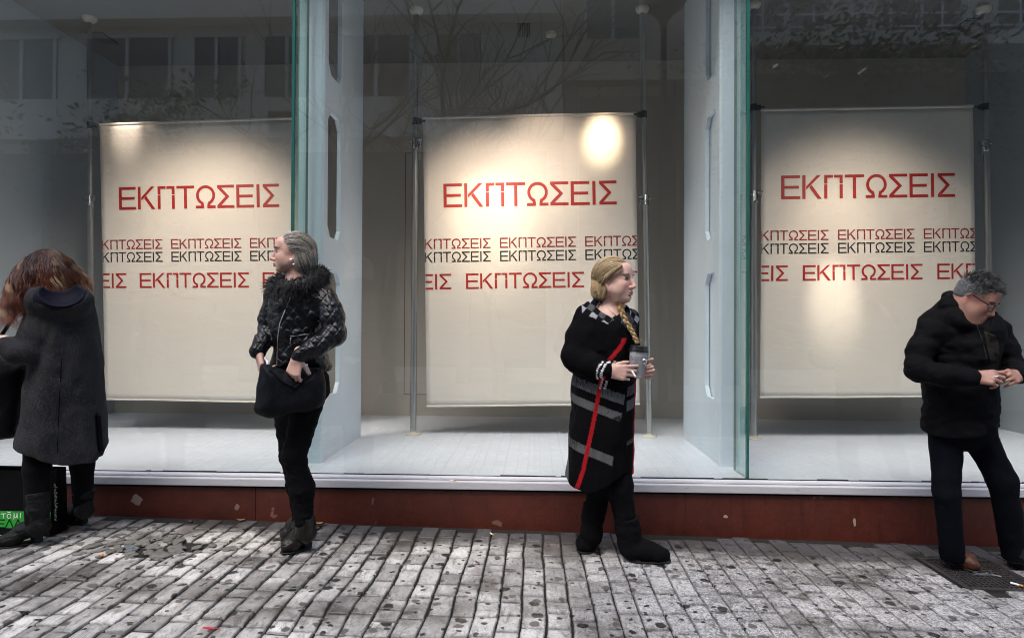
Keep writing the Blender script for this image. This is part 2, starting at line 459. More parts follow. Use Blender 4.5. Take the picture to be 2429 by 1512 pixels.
# pillars: hollow painted columns with long chamfered openings through their sides
def pillar(xa, xb, ya, yb, inner):
    m = MB(); ym0, ym1 = ya + .13, ya + .42
    m.box(xa, xb, ya, ym0, ZF, ZC)
    wa, wb = (xb - .03, xb) if inner > 0 else (xa, xa + .03)
    m.box(wa, wb, ym1, yb, ZF, ZC)
    if inner < 0: m.box(xa + .036, xb, ym0, yb, ZF, ZC)
    # webs between the openings
    zs = []
    p = lambda y: at(790, y, ya + .25).z
    tops = [(-110, 187), (272, 565), (645, 935)]
    prev = ZF; c = .06
    opens = sorted([(p(b), min(p(a), ZC + .5)) for a, b in tops])
    prev = (ZF, None)
    lo = ZF
    for k, (za, zb) in enumerate(opens):
        first = k == 0
        pts = [(ym0, lo if first else lo + .0), (ym1, lo)]
        # polygon from lower opening's top (chamfered) up to this opening's bottom (chamfered)
        poly = []
        if first: poly += [(ym0, ZF), (ym1, ZF)]
        else: poly += [(ym0, lo - c * 1.2), (ym0 + c, lo), (ym1 - c, lo), (ym1, lo - c * 1.2)]
        poly += [(ym1, za + c * 1.2), (ym1 - c, za), (ym0 + c, za), (ym0, za + c * 1.2)]
        m.prism(poly, wa, wb, 'x'); lo = zb
    if lo < ZC - .1:
        m.prism([(ym0, lo - c), (ym0 + c, lo), (ym1 - c, lo), (ym1, lo - c), (ym1, ZC), (ym0, ZC)], wa, wb, 'x')
    # rolled corner at the front
    xc = xb if inner > 0 else xa
    m.tube([(xc, ya + .022, ZF), (xc, ya + .022, ZC)], .018, 12)
    return m.build('pillar', PILL, shop, smooth=True)
pl = at_z(757, 1098, ZF); plb = at_z(847, 1035, ZF)
pillar(pl.x - .155, pl.x, pl.y, plb.y, 1)
pr = at_z(1712, 1107, ZF); prb = at_z(1632, 1038, ZF)
pillar(pr.x, pr.x + .17, pr.y, prb.y, -1)

# back wall access door: a hairline outline
m = MB(); a = at(958, 935, YB); w_ = .002
xa, xb, za, zb = a.x, a.x + .82, a.z, 3.0
G = .006
m.box(xa + G, xb - G, YB - .006, YB - .0005, za + G, zb - G); dr = m.build('access_door', BACK, shop)
m = MB()
for q in ((xa, xa + G, za, zb), (xb - G, xb, za, zb), (xa + G, xb - G, za, za + G), (xa + G, xb - G, zb - G, zb)):
    m.box(q[0], q[1], YB - .003, YB - .0005, q[2], q[3])
m.build('door_gap', BLACKSEAL, dr)
DARKM = plain('dark_grille', (.02, .02, .02), .6)
CREAM = plain('cream_plastic', srgb(206, 201, 188), .45, .06)
def vent(px, py, w, d):
    c = at_z(px, py, ZC); m = MB()
    m.box(c.x - w/2, c.x + w/2, c.y - d/2, c.y + d/2, ZC - .004, ZC - .0005); v_ = m.build('air_vent', DARKM, shop)
    m = MB(); n = 7
    for i in range(n):
        x = c.x - w/2 + w * (i + .15) / n
        m.box(x, x + w / n * .45, c.y - d/2, c.y + d/2, ZC - .012, ZC - .0045)
    m.build('vent_grille', CEIL, v_)
vent(1242, 72, .11, .26); vent(242, 90, .16, .24); vent(2285, 62, .12, .3)
c = at_z(1307, 78, ZC); m = MB(); m.lathe((c.x, c.y, ZC - .035), [(.02, 0), (.045, .004), (.05, .02), (.05, .0345)], 20); m.build('smoke_detector', CREAM, shop, smooth=True)
# ceiling spotlights' own light is made with the banners
settle(shop)

# ---- the other side of the street, seen only as reflections in the glass
def mir(px, py, Y):          # real point at depth Y whose mirror image stands at pixel px, py
    q = at(px, py, 2 * YG - Y); return Vector((q.x, Y, q.z))
YO = -8.2
OPA = wall_paint('render_pale', srgb(212, 205, 192)); OPB = wall_paint('render_warm', srgb(190, 176, 154))
WGL = plain('window_dark', (.02, .024, .028), .12, .2); WFR = plain('window_frame_white', srgb(200, 200, 200), .5, .05)
SHOPD = plain('shopfront_dark', (.03, .03, .032), .5, .3); SHUT = plain('roller_shutter', (.20, .19, .17), .7, .1); SHOPP = plain('shopfront_stone', (.09, .085, .08), .6, .3); RAILM = plain('rail_white', srgb(215, 220, 222), .4, .05)
SIGNM = plain('sign_white', srgb(225, 225, 225), .5, .04)
def opposite(name, label, pxa, pxb, matw, floors, win, rail=False, sign=None):
    xa, xb = mir(pxa, 700, YO).x, mir(pxb, 700, YO).x
    o = thing(name, label, 'building', ((xa + xb) / 2, YO, 0))
    H = 15.0; rw = random.Random(int(xa * 10))
    z0 = mir(1200, floors[0], YO).z
    m = MB(); m.box(xa, xb, YO - 6, YO - .35, -.25, H); m.build('wall', matw, o)
    # shopfront recess at street level: dark, with piers
    m = MB(); m.box(xa + .4, xb - .4, YO - .349, YO - .30, .15, z0 - .55); m.build('shopfront', SHOPD, o)
    m = MB()
    for k in range(int((xb - xa) / 2.8) + 1):
        x = xa + k * 2.8; m.box(x, x + .35, YO - .348, YO, -.25, z0 - .3)
    m.build('pier', SHOPP, o)
    zs = [z0 + 3.1 * k for k in range(4)]
    for z in zs:
        m = MB(); m.box(xa, xb, YO - .345, YO + (.75 if rail else .12), z - .28, z + (.05 if rail else .75))
        m.build('balcony' if rail else 'parapet', matw, o)
        x = xa + .5
        while x < xb - 1.6:
            w = win * rw.choice((.7, 1, 1.25))
            shut = rw.random() < .3
            m = MB(); m.box(x, x + w, YO - .349, YO - .325, z + (.1 if rail else .85), z + 2.5); wd = m.build('window', SHUT if shut else WGL, o)
            m = MB()
            for q in (x, x + w / 2 - .04, x + w - .08): m.box(q, q + .08, YO - .324, YO - .28, z + (.1 if rail else .85), z + 2.5)
            m.box(x - .1, x + w + .1, YO - .324, YO - .27, z + 2.505, z + 2.6)
            m.build('window_frame', WFR, wd)
            x += w + rw.choice((.55, .75, 1.3))
        if rail:
            m = MB()
            m.box(xa, xb, YO + .70, YO + .74, z + .92, z + .98); m.box(xa, xb, YO + .70, YO + .74, z + .45, z + .49); m.box(xa, xb, YO + .70, YO + .74, z + .14, z + .18)
            k = xa
            while k < xb: m.box(k, k + .04, YO + .705, YO + .735, z + .05, z + .92); k += .6
            m.build('railing', RAILM, o)
    if sign:
        q = mir(sign[0], sign[2], YO + .1); r_ = mir(sign[1], sign[3], YO + .1)
        m = MB(); m.box(min(q.x, r_.x), max(q.x, r_.x), YO + .02, YO + .12, min(q.z, r_.z), max(q.z, r_.z)); sg = m.build('shop_sign', SIGNM, o)
        def L(px, py): return mir(px, py, YO + .125)
        m = MB()
        def bar(x0, y0, x1, y1, w=.035):
            a, b = L(x0, y0), L(x1, y1); m.tube([a, b], w, 4)
        bar(829, 276, 829, 292); bar(829, 276, 820, 276); bar(829, 284, 821, 284); bar(829, 292, 820, 292)          # E
        bar(813, 276, 813, 290); bar(813, 290, 809, 292); bar(809, 292, 805, 290); bar(805, 290, 805, 276)             # U
        bar(799, 276, 799, 292); bar(799, 276, 792, 277); bar(792, 277, 791, 282); bar(791, 282, 799, 284); bar(796, 284, 790, 292)   # R
        m.build('sign_lettering', plain('sign_ink', (.05, .06, .09), .5, .1), sg)
    settle(o)
    return o
opposite('apartment_block', 'pale apartment block with long window bands mirrored in the shop glass', -900, 1333, OPA, (300,), 1.9, sign=(637, 838, 264, 319))
opposite('apartment_block', 'warm toned apartment block with deep balconies mirrored in the right glass', 1337, 1720, OPB, (170,), 1.5)
opposite('apartment_block', 'apartment block with white balcony railings mirrored behind leafy branches', 1724, 3400, OPA, (120,), 2.1, rail=True)

BARK = plain('bark', (.035, .030, .026), .85, .3, 12, bump=.4, bscale=30)
def bare_tree(label, pxb, Yt, H, seed, lean):
    b = mir(pxb, 900, Yt); rng = random.Random(seed)
    o = thing('bare_tree', label, 'tree', (b.x, Yt, -.25))
    tr = MB(); br = MB()
    def grow(p, d, L, r, lvl, mb):
        pts = [p]; n = 4; q = p.copy(); dd = d.copy()
        for i in range(n):
            dd = (dd + Vector((rng.gauss(0, .13), rng.gauss(0, .13), rng.gauss(.03, .08)))).normalized()
            q = q + dd * L / n; pts.append(q.copy())
        mb.tube(pts, [r * (1 - .35 * i / n) for i in range(n + 1)], 6 if lvl < 2 else 4, False)
        if lvl >= 5: return
        k = 3 if lvl < 4 else 2
        for j in range(k):
            t = rng.choice(pts[2:]) if j else pts[-1]
            ax = Vector((rng.gauss(0, 1), rng.gauss(0, 1), rng.gauss(.25, .5))).normalized()
            grow(t, (dd * .75 + ax * .75).normalized(), L * rng.uniform(.6, .82), r * .58, lvl + 1, br)
    grow(Vector((b.x, Yt, -.25)), Vector((lean, 0, 1)).normalized(), H, .13, 0, tr)
    tr.build('trunk', BARK, o, smooth=True); br.build('crown', BARK, o)
    settle(o); return o
bare_tree('bare winter tree with a leaning trunk mirrored beside the left pillar', 930, -3.2, 2.9, 4, -.10)
bare_tree('bare winter tree with fine upright twigs mirrored over the middle banner', 1190, -4.4, 2.5, 11, .06)
tl = NT('leaf'); tl.set(base=tl.mix(tl.noise(tl.obj(), 4, 3), (.025, .05, .018), (.07, .11, .04)), rough=.35); LEAF = tl.m
def leafy_tree(label, pxb, Yt, zc, rad, seed, n=2600):
    b = mir(pxb, 900, Yt); rng = random.Random(seed)
    o = thing('leafy_tree', label, 'tree', (b.x, Yt, -.25))
    m = MB(); m.tube([(b.x, Yt, -.25), (b.x + .05, Yt, 1.3), (b.x, Yt, zc)], [.11, .09, .06], 8)
    m.build('trunk', BARK, o, smooth=True)
    V = []; Fs = []
    cl = [(Vector((rng.gauss(0, .5), rng.gauss(0, .4), rng.gauss(0, .42))) * rad) for _ in range(34)]
    for _ in range(n):
        c = rng.choice(cl) + Vector((rng.gauss(0, 1), rng.gauss(0, 1), rng.gauss(0, 1))) * rad * .17 + Vector((b.x, Yt, zc + .3))
        a = Vector((rng.gauss(0, 1), rng.gauss(0, 1), rng.gauss(-.3, .7))).normalized(); w = a.orthogonal().normalized()
        w = Matrix.Rotation(rng.uniform(0, 6.28), 3, a) @ w; L = rng.uniform(.10, .17)
        k = len(V); V += [c, c + a * L * .5 + w * L * .22, c + a * L, c + a * L * .5 - w * L * .22]; Fs.append((k, k+1, k+2, k+3))
    mesh_obj('crown', V, Fs, LEAF, o)
    settle(o); return o
leafy_tree('dense evergreen street tree mirrored above the right banner', 2040, -2.6, 4.6, 2.3, 21, 5200)
leafy_tree('small evergreen tree mirrored above the left banner', 330, -3.6, 4.1, 1.6, 5, 2200)
# street lamp mirrored near the pole beside the middle banner
lp = mir(1572, 900, -3.0)
lamp = thing('street_lamp', 'dark post lamp with mushroom hood mirrored right of the middle banner', 'street lamp', (lp.x, -3.0, -.25))
IRON = plain('lamp_iron', (.02, .021, .022), .4, .2, metal=.6)
zt = mir(1572, 12, -3.0).z
m = MB(); m.tube([(lp.x, -3, -.25), (lp.x, -3, .5), (lp.x, -3, zt - .3)], [.10, .075, .05], 12); m.build('post', IRON, lamp, smooth=True)
m = MB(); m.lathe((lp.x, -3, zt - .45), [(.05, 0), (.07, .15), (.20, .32), (.34, .42), (.36, .47), (.28, .56), (.05, .62)], 24); m.build('lamp_hood', IRON, lamp, smooth=True)
settle(lamp)
# ================================================================== DISPLAY: poles, banners, spotlights
STEEL = NT('brushed_steel'); p = STEEL.obj()
STEEL.set(base=STEEL.mix(STEEL.noise(STEEL.mapv(p, (40, 40, 1.5)), 2, 4), (.34, .34, .33), (.52, .52, .51)), rough=.28, metal=.85); STEEL = STEEL.m
CHROME = plain('chrome', (.62, .62, .62), .18, .1, metal=1)

def pole(label, ptop, pbase, yj, zjoint_px, banner_side, pxb, extra=0):
    """tension pole from display floor to ceiling: base and top read from the photo"""
    b = at_z(*pbase, ZF); t = at_z(ptop[0], ptop[1], ZC)
    t = Vector((at(ptop[0], ptop[1], b.y).x, b.y, ZC))
    P = lambda z: b + (t - b) * ((z - ZF) / (ZC - ZF))
    o = thing('display_pole', label, 'pole', b, 'steel poles in the display window')
    zj = at(ptop[0], zjoint_px, b.y).z; zb = at(ptop[0], pxb, b.y).z
    m = MB(); m.tube([P(ZF + .012), P(zj)], .0265, 20); m.build('lower_tube', STEEL, o, smooth=True)
    m = MB(); m.tube([P(zj - .1), P(ZC - .035)], .0205, 20); m.build('upper_tube', STEEL, o, smooth=True)
    m = MB(); m.lathe(P(ZC - .0505), [(.022, 0), (.050, .018), (.058, .035), (.058, .050)], 24); m.build('ceiling_cap', CREAM, o, smooth=True)
    m = MB(); m.lathe(P(ZF + .0005), [(.062, 0), (.064, .006), (.058, .014), (.030, .018), (.029, .03)], 24); m.build('foot', CREAM, o, smooth=True)
    # clamp: collar, ear, bolt and a hanging lever
    m = MB(); q = P(zj)
    m.tube([q + Vector((0, 0, -.07)), q + Vector((0, 0, -.062)), q + Vector((0, 0, -.058)), q + Vector((0, 0, .022)), q + Vector((0, 0, .028))], [.031, .034, .031, .031, .027], 18)
    s = banner_side
    m.obox(q + Vector((s * .042, -.010, -.005)), (.016, 0, 0), (0, .014, 0), (0, 0, .030))
    m.tube([q + Vector((s * .02, -.034, .008)), q + Vector((s * .062, -.034, .008))], .007, 8)
    m.tube([q + Vector((-s * .015, -.034, -.012)), q + Vector((-s * .045, -.036, -.012))], .006, 8)
    m.tube([q + Vector((s * .050, -.026, -.01)), q + Vector((s * .046, -.030, -.09)), q + Vector((s * .044, -.028, -.17))], [.005, .004, .006], 6)
    m.build('clamp', CHROME, o, smooth=True)
    # bracket that carries the banner's rod
    m = MB(); q = P(zb)
    m.tube([q + Vector((0, 0, -.028)), q + Vector((0, 0, .028))], .026, 16)
    m.obox(q + Vector((s * .038, -.004, 0)), (.016, 0, 0), (0, .016, 0), (0, 0, .019))
    m.tube([q + Vector((s * .05, -.004, .002)), q + Vector((s * .085, -.004, .002))], .009, 8)
    m.build('bracket', plain('bracket_grey', (.10, .10, .10), .4, .2, metal=.7) if 'BRK' not in globals() else BRK, o, smooth=True)
    settle(o); return o, b, t
BRK = plain('bracket_grey', (.10, .10, .10), .4, .2, metal=.7)
pole_m1 = pole('steel pole left of the middle banner, clamp just below the banner top', (988, 22), (980, 1030), 0, 335, 1, 288)
pole_m2 = pole('steel pole right of the middle banner beside the blonde woman', (1523, 20), (1540, 1035), 0, 470, -1, 272)
pole_l1 = pole('steel pole behind the red haired woman, left of the left banner', (212, 47), (219, 1018), 0, 470, 1, 298)
pole_r1 = pole('steel pole close behind the right glass fin', (1788, 29), (1787, 1040), 0, 460, 1, 256)
pole_r2 = pole('steel pole right of the right banner above the man', (2333, 20), (2352, 1040), 0, 340, -1, 254)
# the left banner's other pole stands hidden behind the left pillar

# ---- stencil letters, drawn as convex strokes on a unit-height cap box
def quad(a, b, c, d): return [a, b, c, d]
def rect(x0, y0, x1, y1): return [(x0, y0), (x1, y0), (x1, y1), (x0, y1)]
def glyph(ch):
    s = .135; h = .118
    if ch == 'Ε': w = .80; return w, [rect(0, 0, s, 1), rect(s, 0, w, h), rect(s, 1 - h, w - .01, 1), rect(s, .5 - h/2, w - .06, .5 + h/2)]
    if ch == 'Κ': w = .84; return w, [rect(0, 0, s, 1), [(.17, .40), (.29, .52), (w - .02, 1), (w - .20, 1)][0:0] or [(.165, .385), (.165, .535), (w - .20, 1), (w - .03, 1)], [(.30, .49), (.40, .59), (w, 0), (w - .17, 0)]]
    if ch == 'Π':
        w = .80; g = .022
        return w, [rect(0, 0, s, .60), rect(w - s, 0, w, .60), rect(0, .60 + g * 1.6, s, 1), rect(w - s, .60 + g * 1.6, w, 1),
                   rect(s, 1 - h, w / 2 - g, 1), rect(w / 2 + g, 1 - h, w - s, 1)]
    if ch == 'Τ': w = .82; return w, [rect(0, 1 - h, w, 1), rect(w/2 - s/2, 0, w/2 + s/2, 1 - h)]
    if ch == 'Ι': return s, [rect(0, 0, s, 1)]
    if ch == 'Σ':
        w = .79; h = .118
        return w, [rect(0, 1 - h, w, 1), rect(0, 0, w, h), [(0, 1 - h), (.185, 1 - h), (.56, .5), (.385, .5)], [(0, h), (.385, .5), (.56, .5), (.185, h)]]
    if ch == 'Ω':
        w = .92; P = []; cx, cy = w / 2, .565; ro_x, ro_y, ri_x, ri_y = .44, .435, .315, .315
        n = 30
        a0, a1 = R(-62), R(242)
        for i in range(n):
            A, B = a0 + (a1 - a0) * i / n, a0 + (a1 - a0) * (i + 1) / n
            # stencil bridges: at the crown and at both sides
            mid = (A + B) / 2
            if abs(mid - R(90)) < R(3.4): continue
            oa = lambda t, rx, ry: (cx + rx * math.cos(t), cy + ry * math.sin(t))
            for lo, hi in ((A, B),):
                if lo < R(6) < hi or lo < R(174) < hi:
                    continue
            P.append([oa(A, ri_x, ri_y), oa(A, ro_x, ro_y), oa(B, ro_x, ro_y), oa(B, ri_x, ri_y)])
        P += [rect(0, 0, .385, h), rect(w - .385, 0, w, h), [(.245, h), (.385, h), (.385, .20), (.245, .20)][0:0] or [(.25, h), (.385, h), (.345, .30), (.235, .20)], [(w - .385, h), (w - .25, h), (w - .235, .20), (w - .345, .30)]]
        return w, P
    raise KeyError(ch)
WORD = 'ΕΚΠΤΩΣΕΙΣ'
WX = [(0, .109), (.121, .231), (.246, .352), (.364, .474), (.483, .607), (.618, .723), (.736, .845), (.861, .879), (.900, 1.0)]
def word_polys(u0, du, v0, dv):
    out = []
    for ch, (a, b) in zip(WORD, WX):
        w, P = glyph(ch)
        for poly in P:
            out.append([(u0 + du * (a + (b - a) * x / w), v0 + dv * (1 - y)) for x, y in poly])
    return out
def clip(poly, lo, hi):
    for sgn, lim in ((1, lo), (-1, hi)):
        res = []
        for i in range(len(poly)):
            p, q = poly[i], poly[(i + 1) % len(poly)]
            ip, iq = sgn * (p[0] - lim) >= 0, sgn * (q[0] - lim) >= 0
            if ip: res.append(p)
            if ip != iq:
                t = (lim - p[0]) / (q[0] - p[0]); res.append((lim, p[1] + t * (q[1] - p[1])))
        poly = res
        if len(poly) < 3: return None
    return poly

tb = NT('banner_cloth'); p = tb.pos()
wr = tb.noise(tb.mapv(p, (1.2, 1, 3.5)), 1.6, 6, .6, .6)
tb.set(base=tb.mix(tb.noise(p, 1.2, 4), srgb(226, 220, 213), srgb(238, 233, 227)), rough=.6)
tb.bump(wr, .22, .03)
# thin cloth: part of the light comes through
trn = tb.n('BsdfTranslucent'); trn.inputs[0].default_value = (.80, .76, .70, 1)
mx = tb.n('MixShader'); mx.inputs[0].default_value = .22
tb.l(tb.b.outputs[0], mx.inputs[1]); tb.l(trn.outputs[0], mx.inputs[2]); tb.l(mx.outputs[0], tb.out.inputs[0])
CLOTH = tb.m
REDINK = plain('red_ink', srgb(158, 24, 24), .55, .06); BLKINK = plain('black_ink', srgb(26, 24, 26), .55, .06)
MAROON = plain('dark_red_ink', srgb(130, 26, 34), .55, .06)

def banner(label, TL, TR, BL, BR, Y0, Y1, ph=0.0):
    c = [at(*TL, Y0), at(*TR, Y1), at(*BL, Y0), at(*BR, Y1)]
    def S(u, v, off=0.0):
        p = (c[0] * (1 - u) + c[1] * u) * (1 - v) + (c[2] * (1 - u) + c[3] * u) * v
        p = p.copy()
        # the loose cloth hangs in a very slight belly and waves near its bottom
        p.y += -.012 * math.sin(math.pi * u) * v + .010 * math.sin(u * 9 + v * 3 + ph) * v * v + .004 * math.sin(u * (17 + 3 * math.sin(ph)) + v * 5 + 2 * ph) * v - off
        return p
    base = (c[2] + c[3]) / 2
    o = thing('sale_banner', label, 'banner', base, 'sale banners in the display windows')
    nu, nv = 40, 48; V = []; Fs = []
    for s_, off in ((0, 0), (1, -.0025)):
        for j in range(nv + 1):
            for i in range(nu + 1): V.append(S(i / nu, j / nv, off))
    W = nu + 1; N = W * (nv + 1)
    for j in range(nv):
        for i in range(nu):
            a = j * W + i; Fs.append((a, a + W, a + W + 1, a + 1)); a += N; Fs.append((a, a + 1, a + W + 1, a + W))
    edge = [i for i in range(W)] + [j * W + nu for j in range(1, nv + 1)] + [nv * W + i for i in range(nu - 1, -1, -1)] + [j * W for j in range(nv - 1, 0, -1)]
    for k in range(len(edge)):
        a, b = edge[k], edge[(k + 1) % len(edge)]; Fs.append((a, b, b + N, a + N))
    mesh_obj('cloth_sheet', V, Fs, CLOTH, o, smooth=True)
    # roll at the top and hem bar at the bottom
    rr = .014
    m = MB(); m.tube([S(0, 0) + Vector((0, .006, .004)), S(1, 0) + Vector((0, .006, .004))], rr, 16); m.build('top_rod', CLOTH, o, smooth=True)
    m = MB(); m.tube([S(i / 20, 1) + Vector((0, .002, -.002)) for i in range(21)], .0085, 12); m.build('hem_bar', CLOTH, o, smooth=True)
    def lettering(name, polys, mat_):
        V = []; Fs = []
        for poly in polys:
            poly = clip(poly, .0025, .9975)
            if not poly: continue
            b = len(V); V += [S(u, v, .0024) for u, v in poly]; Fs.append(tuple(range(b, b + len(poly))))
        ob = mesh_obj(name, V, Fs, mat_, o)
        bm = bmesh.new(); bm.from_mesh(ob.data)
        for f_ in bm.faces:
            f_.normal_update()
            if f_.normal.y > 0: f_.normal_flip()
        bm.to_mesh(ob.data); bm.free()
    lettering('headline_lettering', word_polys(.093, .814, .2296, .0824), REDINK)
    rows = []
    for k in (-1, 0, 1): rows += word_polys(.3564 + .4 * k, .356, .421, .035)
    lettering('red_line_lettering', rows, MAROON)
    rows = []
    for k in (-1, 0, 1): rows += word_polys(.3564 + .4 * k, .356, .4665, .036)
    lettering('black_line_lettering', rows, BLKINK)
    rows = []
    for k in (-1, 0, 1, 2): rows += word_polys(.194 + .6238 * k, .5545, .5430, .0535)
    lettering('large_line_lettering', rows, REDINK)
    settle(o); return S
yM0, yM1 = pole_m1[1].y, pole_m2[1].y
SM = banner('cream sale banner in the middle window behind the blonde woman, lit by two bright spots', (1003, 281), (1507, 270), (1012, 962), (1517, 957), yM0, yM1)
yL = pole_l1[1].y
SL = banner('cream sale banner in the left window between the two dark haired women', (236, 297), (703, 281), (250, 945), (716, 953), yL, yL - .03, 2.1)
yR0, yR1 = pole_r1[1].y, pole_r2[1].y
SR = banner('cream sale banner in the right window behind the man', (1806, 262), (2308, 253), (1803, 941), (2319, 938), yR0, yR1, 4.0)

# ---- the display's own warm spotlights
def spot(S, u, v, src, watts, size, blend=.6, color=(1, .76, .50), r=.02):
    ld = bpy.data.lights.new('display_spotlight', 'SPOT'); ld.energy = watts; ld.spot_size = R(size); ld.spot_blend = blend; ld.color = color; ld.shadow_soft_size = r
    lo = bpy.data.objects.new('display_spotlight', ld); COL.objects.link(lo)
    p = S(u, v); q = p + Vector(src); q.z = min(q.z, ZC - .06)
    lo.location = q; lo.rotation_euler = (p - q).to_track_quat('-Z', 'Y').to_euler()
    return lo
W = 0.72
WARM = (1, .82, .67)
PEACH = (1, .74, .56)
spot(SM, .845, .085, (.05, -.85, .75), 125 * W, 20, 1.0, (1, .76, .50), .05)
spot(SM, .845, .12, (.05, -.95, .85), 16 * W, 34, 1.0, PEACH, .05)
spot(SM, .57, .14, (.1, -1.1, .9), 34 * W, 38, 1.0, PEACH, .08)
spot(SM, .31, .36, (-.15, -1.15, 1.0), 62 * W, 34, 1.0, (1, .80, .58), .08)
spot(SM, .31, .38, (-.15, -1.15, 1.1), 36 * W, 66, 1.0, PEACH, .1)
spot(SM, .45, .74, (.0, -1.2, 2.0), 66 * W, 100, 1.0, WARM, .15)
spot(SL, .14, .010, (.0, -.32, .50), 20 * W, 30, 1.0, WARM, .02)
spot(SL, .14, .06, (.0, -.40, .60), 5 * W, 60, 1.0, PEACH, .04)
spot(SL, .62, .44, (.1, -1.1, 1.2), 12 * W, 74, 1.0, PEACH, .1)
spot(SL, .50, .76, (.0, -1.2, 2.0), 78 * W, 100, 1.0, WARM, .15)
spot(SR, .335, .66, (.0, -.85, 1.2), 60 * W, 22, 1.0, (1, .84, .66), .05)
spot(SR, .345, .52, (.0, -.85, 1.3), 22 * W, 46, 1.0, PEACH, .08)
spot(SR, .45, .80, (.0, -1.2, 2.0), 56 * W, 100, 1.0, WARM, .15)
# ================================================================== PEOPLE: smooth-blended solids meshed on a fine grid
def A3(v): return np.array(v, dtype=np.float64)
def unit(v): v = A3(v); return v / np.linalg.norm(v)
class Field:
    def __init__(s, lo, hi, h):
        s.lo = A3(lo); s.h = h; s.n = np.ceil((A3(hi) - s.lo) / h).astype(int) + 1
        s.a = np.full(s.n, 1.0, dtype=np.float32)
    def blk(s, lo, hi):
        i0 = np.maximum(0, np.floor((A3(lo) - s.lo) / s.h).astype(int)); i1 = np.minimum(s.n, np.ceil((A3(hi) - s.lo) / s.h).astype(int) + 1)
        if np.any(i1 <= i0): return None
        sl = tuple(slice(a, b) for a, b in zip(i0, i1))
        ax = [(s.lo[k] + s.h * np.arange(i0[k], i1[k])).astype(np.float32) for k in range(3)]
        return sl, ax[0][:, None, None], ax[1][None, :, None], ax[2][None, None, :]
    def put(s, sl, d, k, op):
        o = s.a[sl]
        if op == 'u':
            r = np.minimum(o, d)
            if k > 0: q = np.maximum(k - np.abs(o - d), 0) / k; r = r - q * q * k * .25
        else:
            d = -d; r = np.maximum(o, d)
            if k > 0: q = np.maximum(k - np.abs(o - d), 0) / k; r = r + q * q * k * .25
        s.a[sl] = r
    def cone(s, p, q, r1, r2, k=.01, op='u'):
        p, q = A3(p), A3(q); m = max(r1, r2) + k + 3 * s.h
        b = s.blk(np.minimum(p, q) - m, np.maximum(p, q) + m)
        if b is None: return s
        sl, X, Y, Z = b; d = q - p; L2 = max(1e-9, d @ d)
        t = np.clip(((X - p[0]) * d[0] + (Y - p[1]) * d[1] + (Z - p[2]) * d[2]) / L2, 0, 1)
        D = np.sqrt((X - p[0] - t * d[0]) ** 2 + (Y - p[1] - t * d[1]) ** 2 + (Z - p[2] - t * d[2]) ** 2) - (r1 + (r2 - r1) * t)
        s.put(sl, D, k, op); return s
    def chain(s, pts, k=.01):
        for (p, r), (q, r2) in zip(pts[:-1], pts[1:]): s.cone(p, q, r, r2, k)
        return s
    def ell(s, c, rad, k=.01, rot=None, op='u'):
        c = A3(c); rad = A3(rad); m = rad.max() + k + 3 * s.h
        b = s.blk(c - m, c + m)
        if b is None: return s
        sl, X, Y, Z = b
        X, Y, Z = X - c[0], Y - c[1], Z - c[2]
        if rot is not None:
            rt = [A3(r) for r in rot]
            X, Y, Z = (X * r[0] + Y * r[1] + Z * r[2] for r in rt)
        k0 = np.sqrt((X / rad[0]) ** 2 + (Y / rad[1]) ** 2 + (Z / rad[2]) ** 2) + 1e-6
        k1 = np.sqrt((X / rad[0] ** 2) ** 2 + (Y / rad[1] ** 2) ** 2 + (Z / rad[2] ** 2) ** 2) + 1e-6
        s.put(sl, k0 * (k0 - 1) / k1, k, op); return s
    def pillow(s, pts, Yc, T, Rr, hem=None, k=0.0, fwd=0.0):
        """a rounded solid whose outline is read from the photo (pixels), standing at depth Yc and turned to face the viewer's side;
        half thickness T, rim radius Rr; hem: pixel polyline it is cut along"""
        cpx = (min(p[0] for p in pts) + max(p[0] for p in pts)) / 2; cpy = sum(p[1] for p in pts) / len(pts)
        c = A3(at(cpx, cpy, Yc)); al = math.atan2(c[0], c[1]); U = A3((math.cos(al), -math.sin(al), 0)); Wv = A3((math.sin(al), math.cos(al), 0))
        def proj(x, y):
            d = A3(ray(x, y)); o = A3(CAM); q = o + d * (((c - o) @ Wv) / (d @ Wv)); return ((q - c) @ U, q[2])
        P = smooth_poly([proj(*p) for p in pts]); x0, z0 = P.min(0); x1, z1 = P.max(0); m = k + 3 * s.h
        cs = [c + U * a + Wv * b for a in (x0 - m, x1 + m) for b in (-T - m, T + m)]
        lo = np.min(cs, 0); hi = np.max(cs, 0); lo[2] = z0 - m; hi[2] = z1 + m
        b = s.blk(lo, hi)
        if b is None: return s
        sl, X, Y, Z = b
        X2, Y2 = X[:, :, 0], Y[:, :, 0]; z = Z[0, 0]
        u = (X2 - c[0]) * U[0] + (Y2 - c[1]) * U[1]; w = (X2 - c[0]) * Wv[0] + (Y2 - c[1]) * Wv[1]
        ug = np.arange(u.min() - s.h, u.max() + 2 * s.h, s.h); gu, gz_ = np.meshgrid(ug, z, indexing='ij')
        d2 = poly_dist(P, gu, gz_)
        if hem is not None:
            H = np.array([proj(*p) for p in hem]); o = np.argsort(H[:, 0]); hz = np.interp(ug, H[o, 0], H[o, 1])[:, None] - gz_
        fi = (u - ug[0]) / s.h; i0 = np.clip(np.floor(fi).astype(int), 0, len(ug) - 2); fr = (fi - i0)[:, :, None]
        g = lambda A: A[i0] * (1 - fr) + A[i0 + 1] * fr
        D2 = g(d2); q = np.clip((D2 + Rr) / Rr, 0, None); ww = np.abs(w)[:, :, None] / T
        D = np.maximum((np.sqrt(q * q + ww * ww) - 1) * min(T, Rr), (ww - 1) * T * .9)
        if hem is not None: D = np.maximum(D, g(hz))
        s.put(sl, D.astype(np.float32), k, 'u'); return s
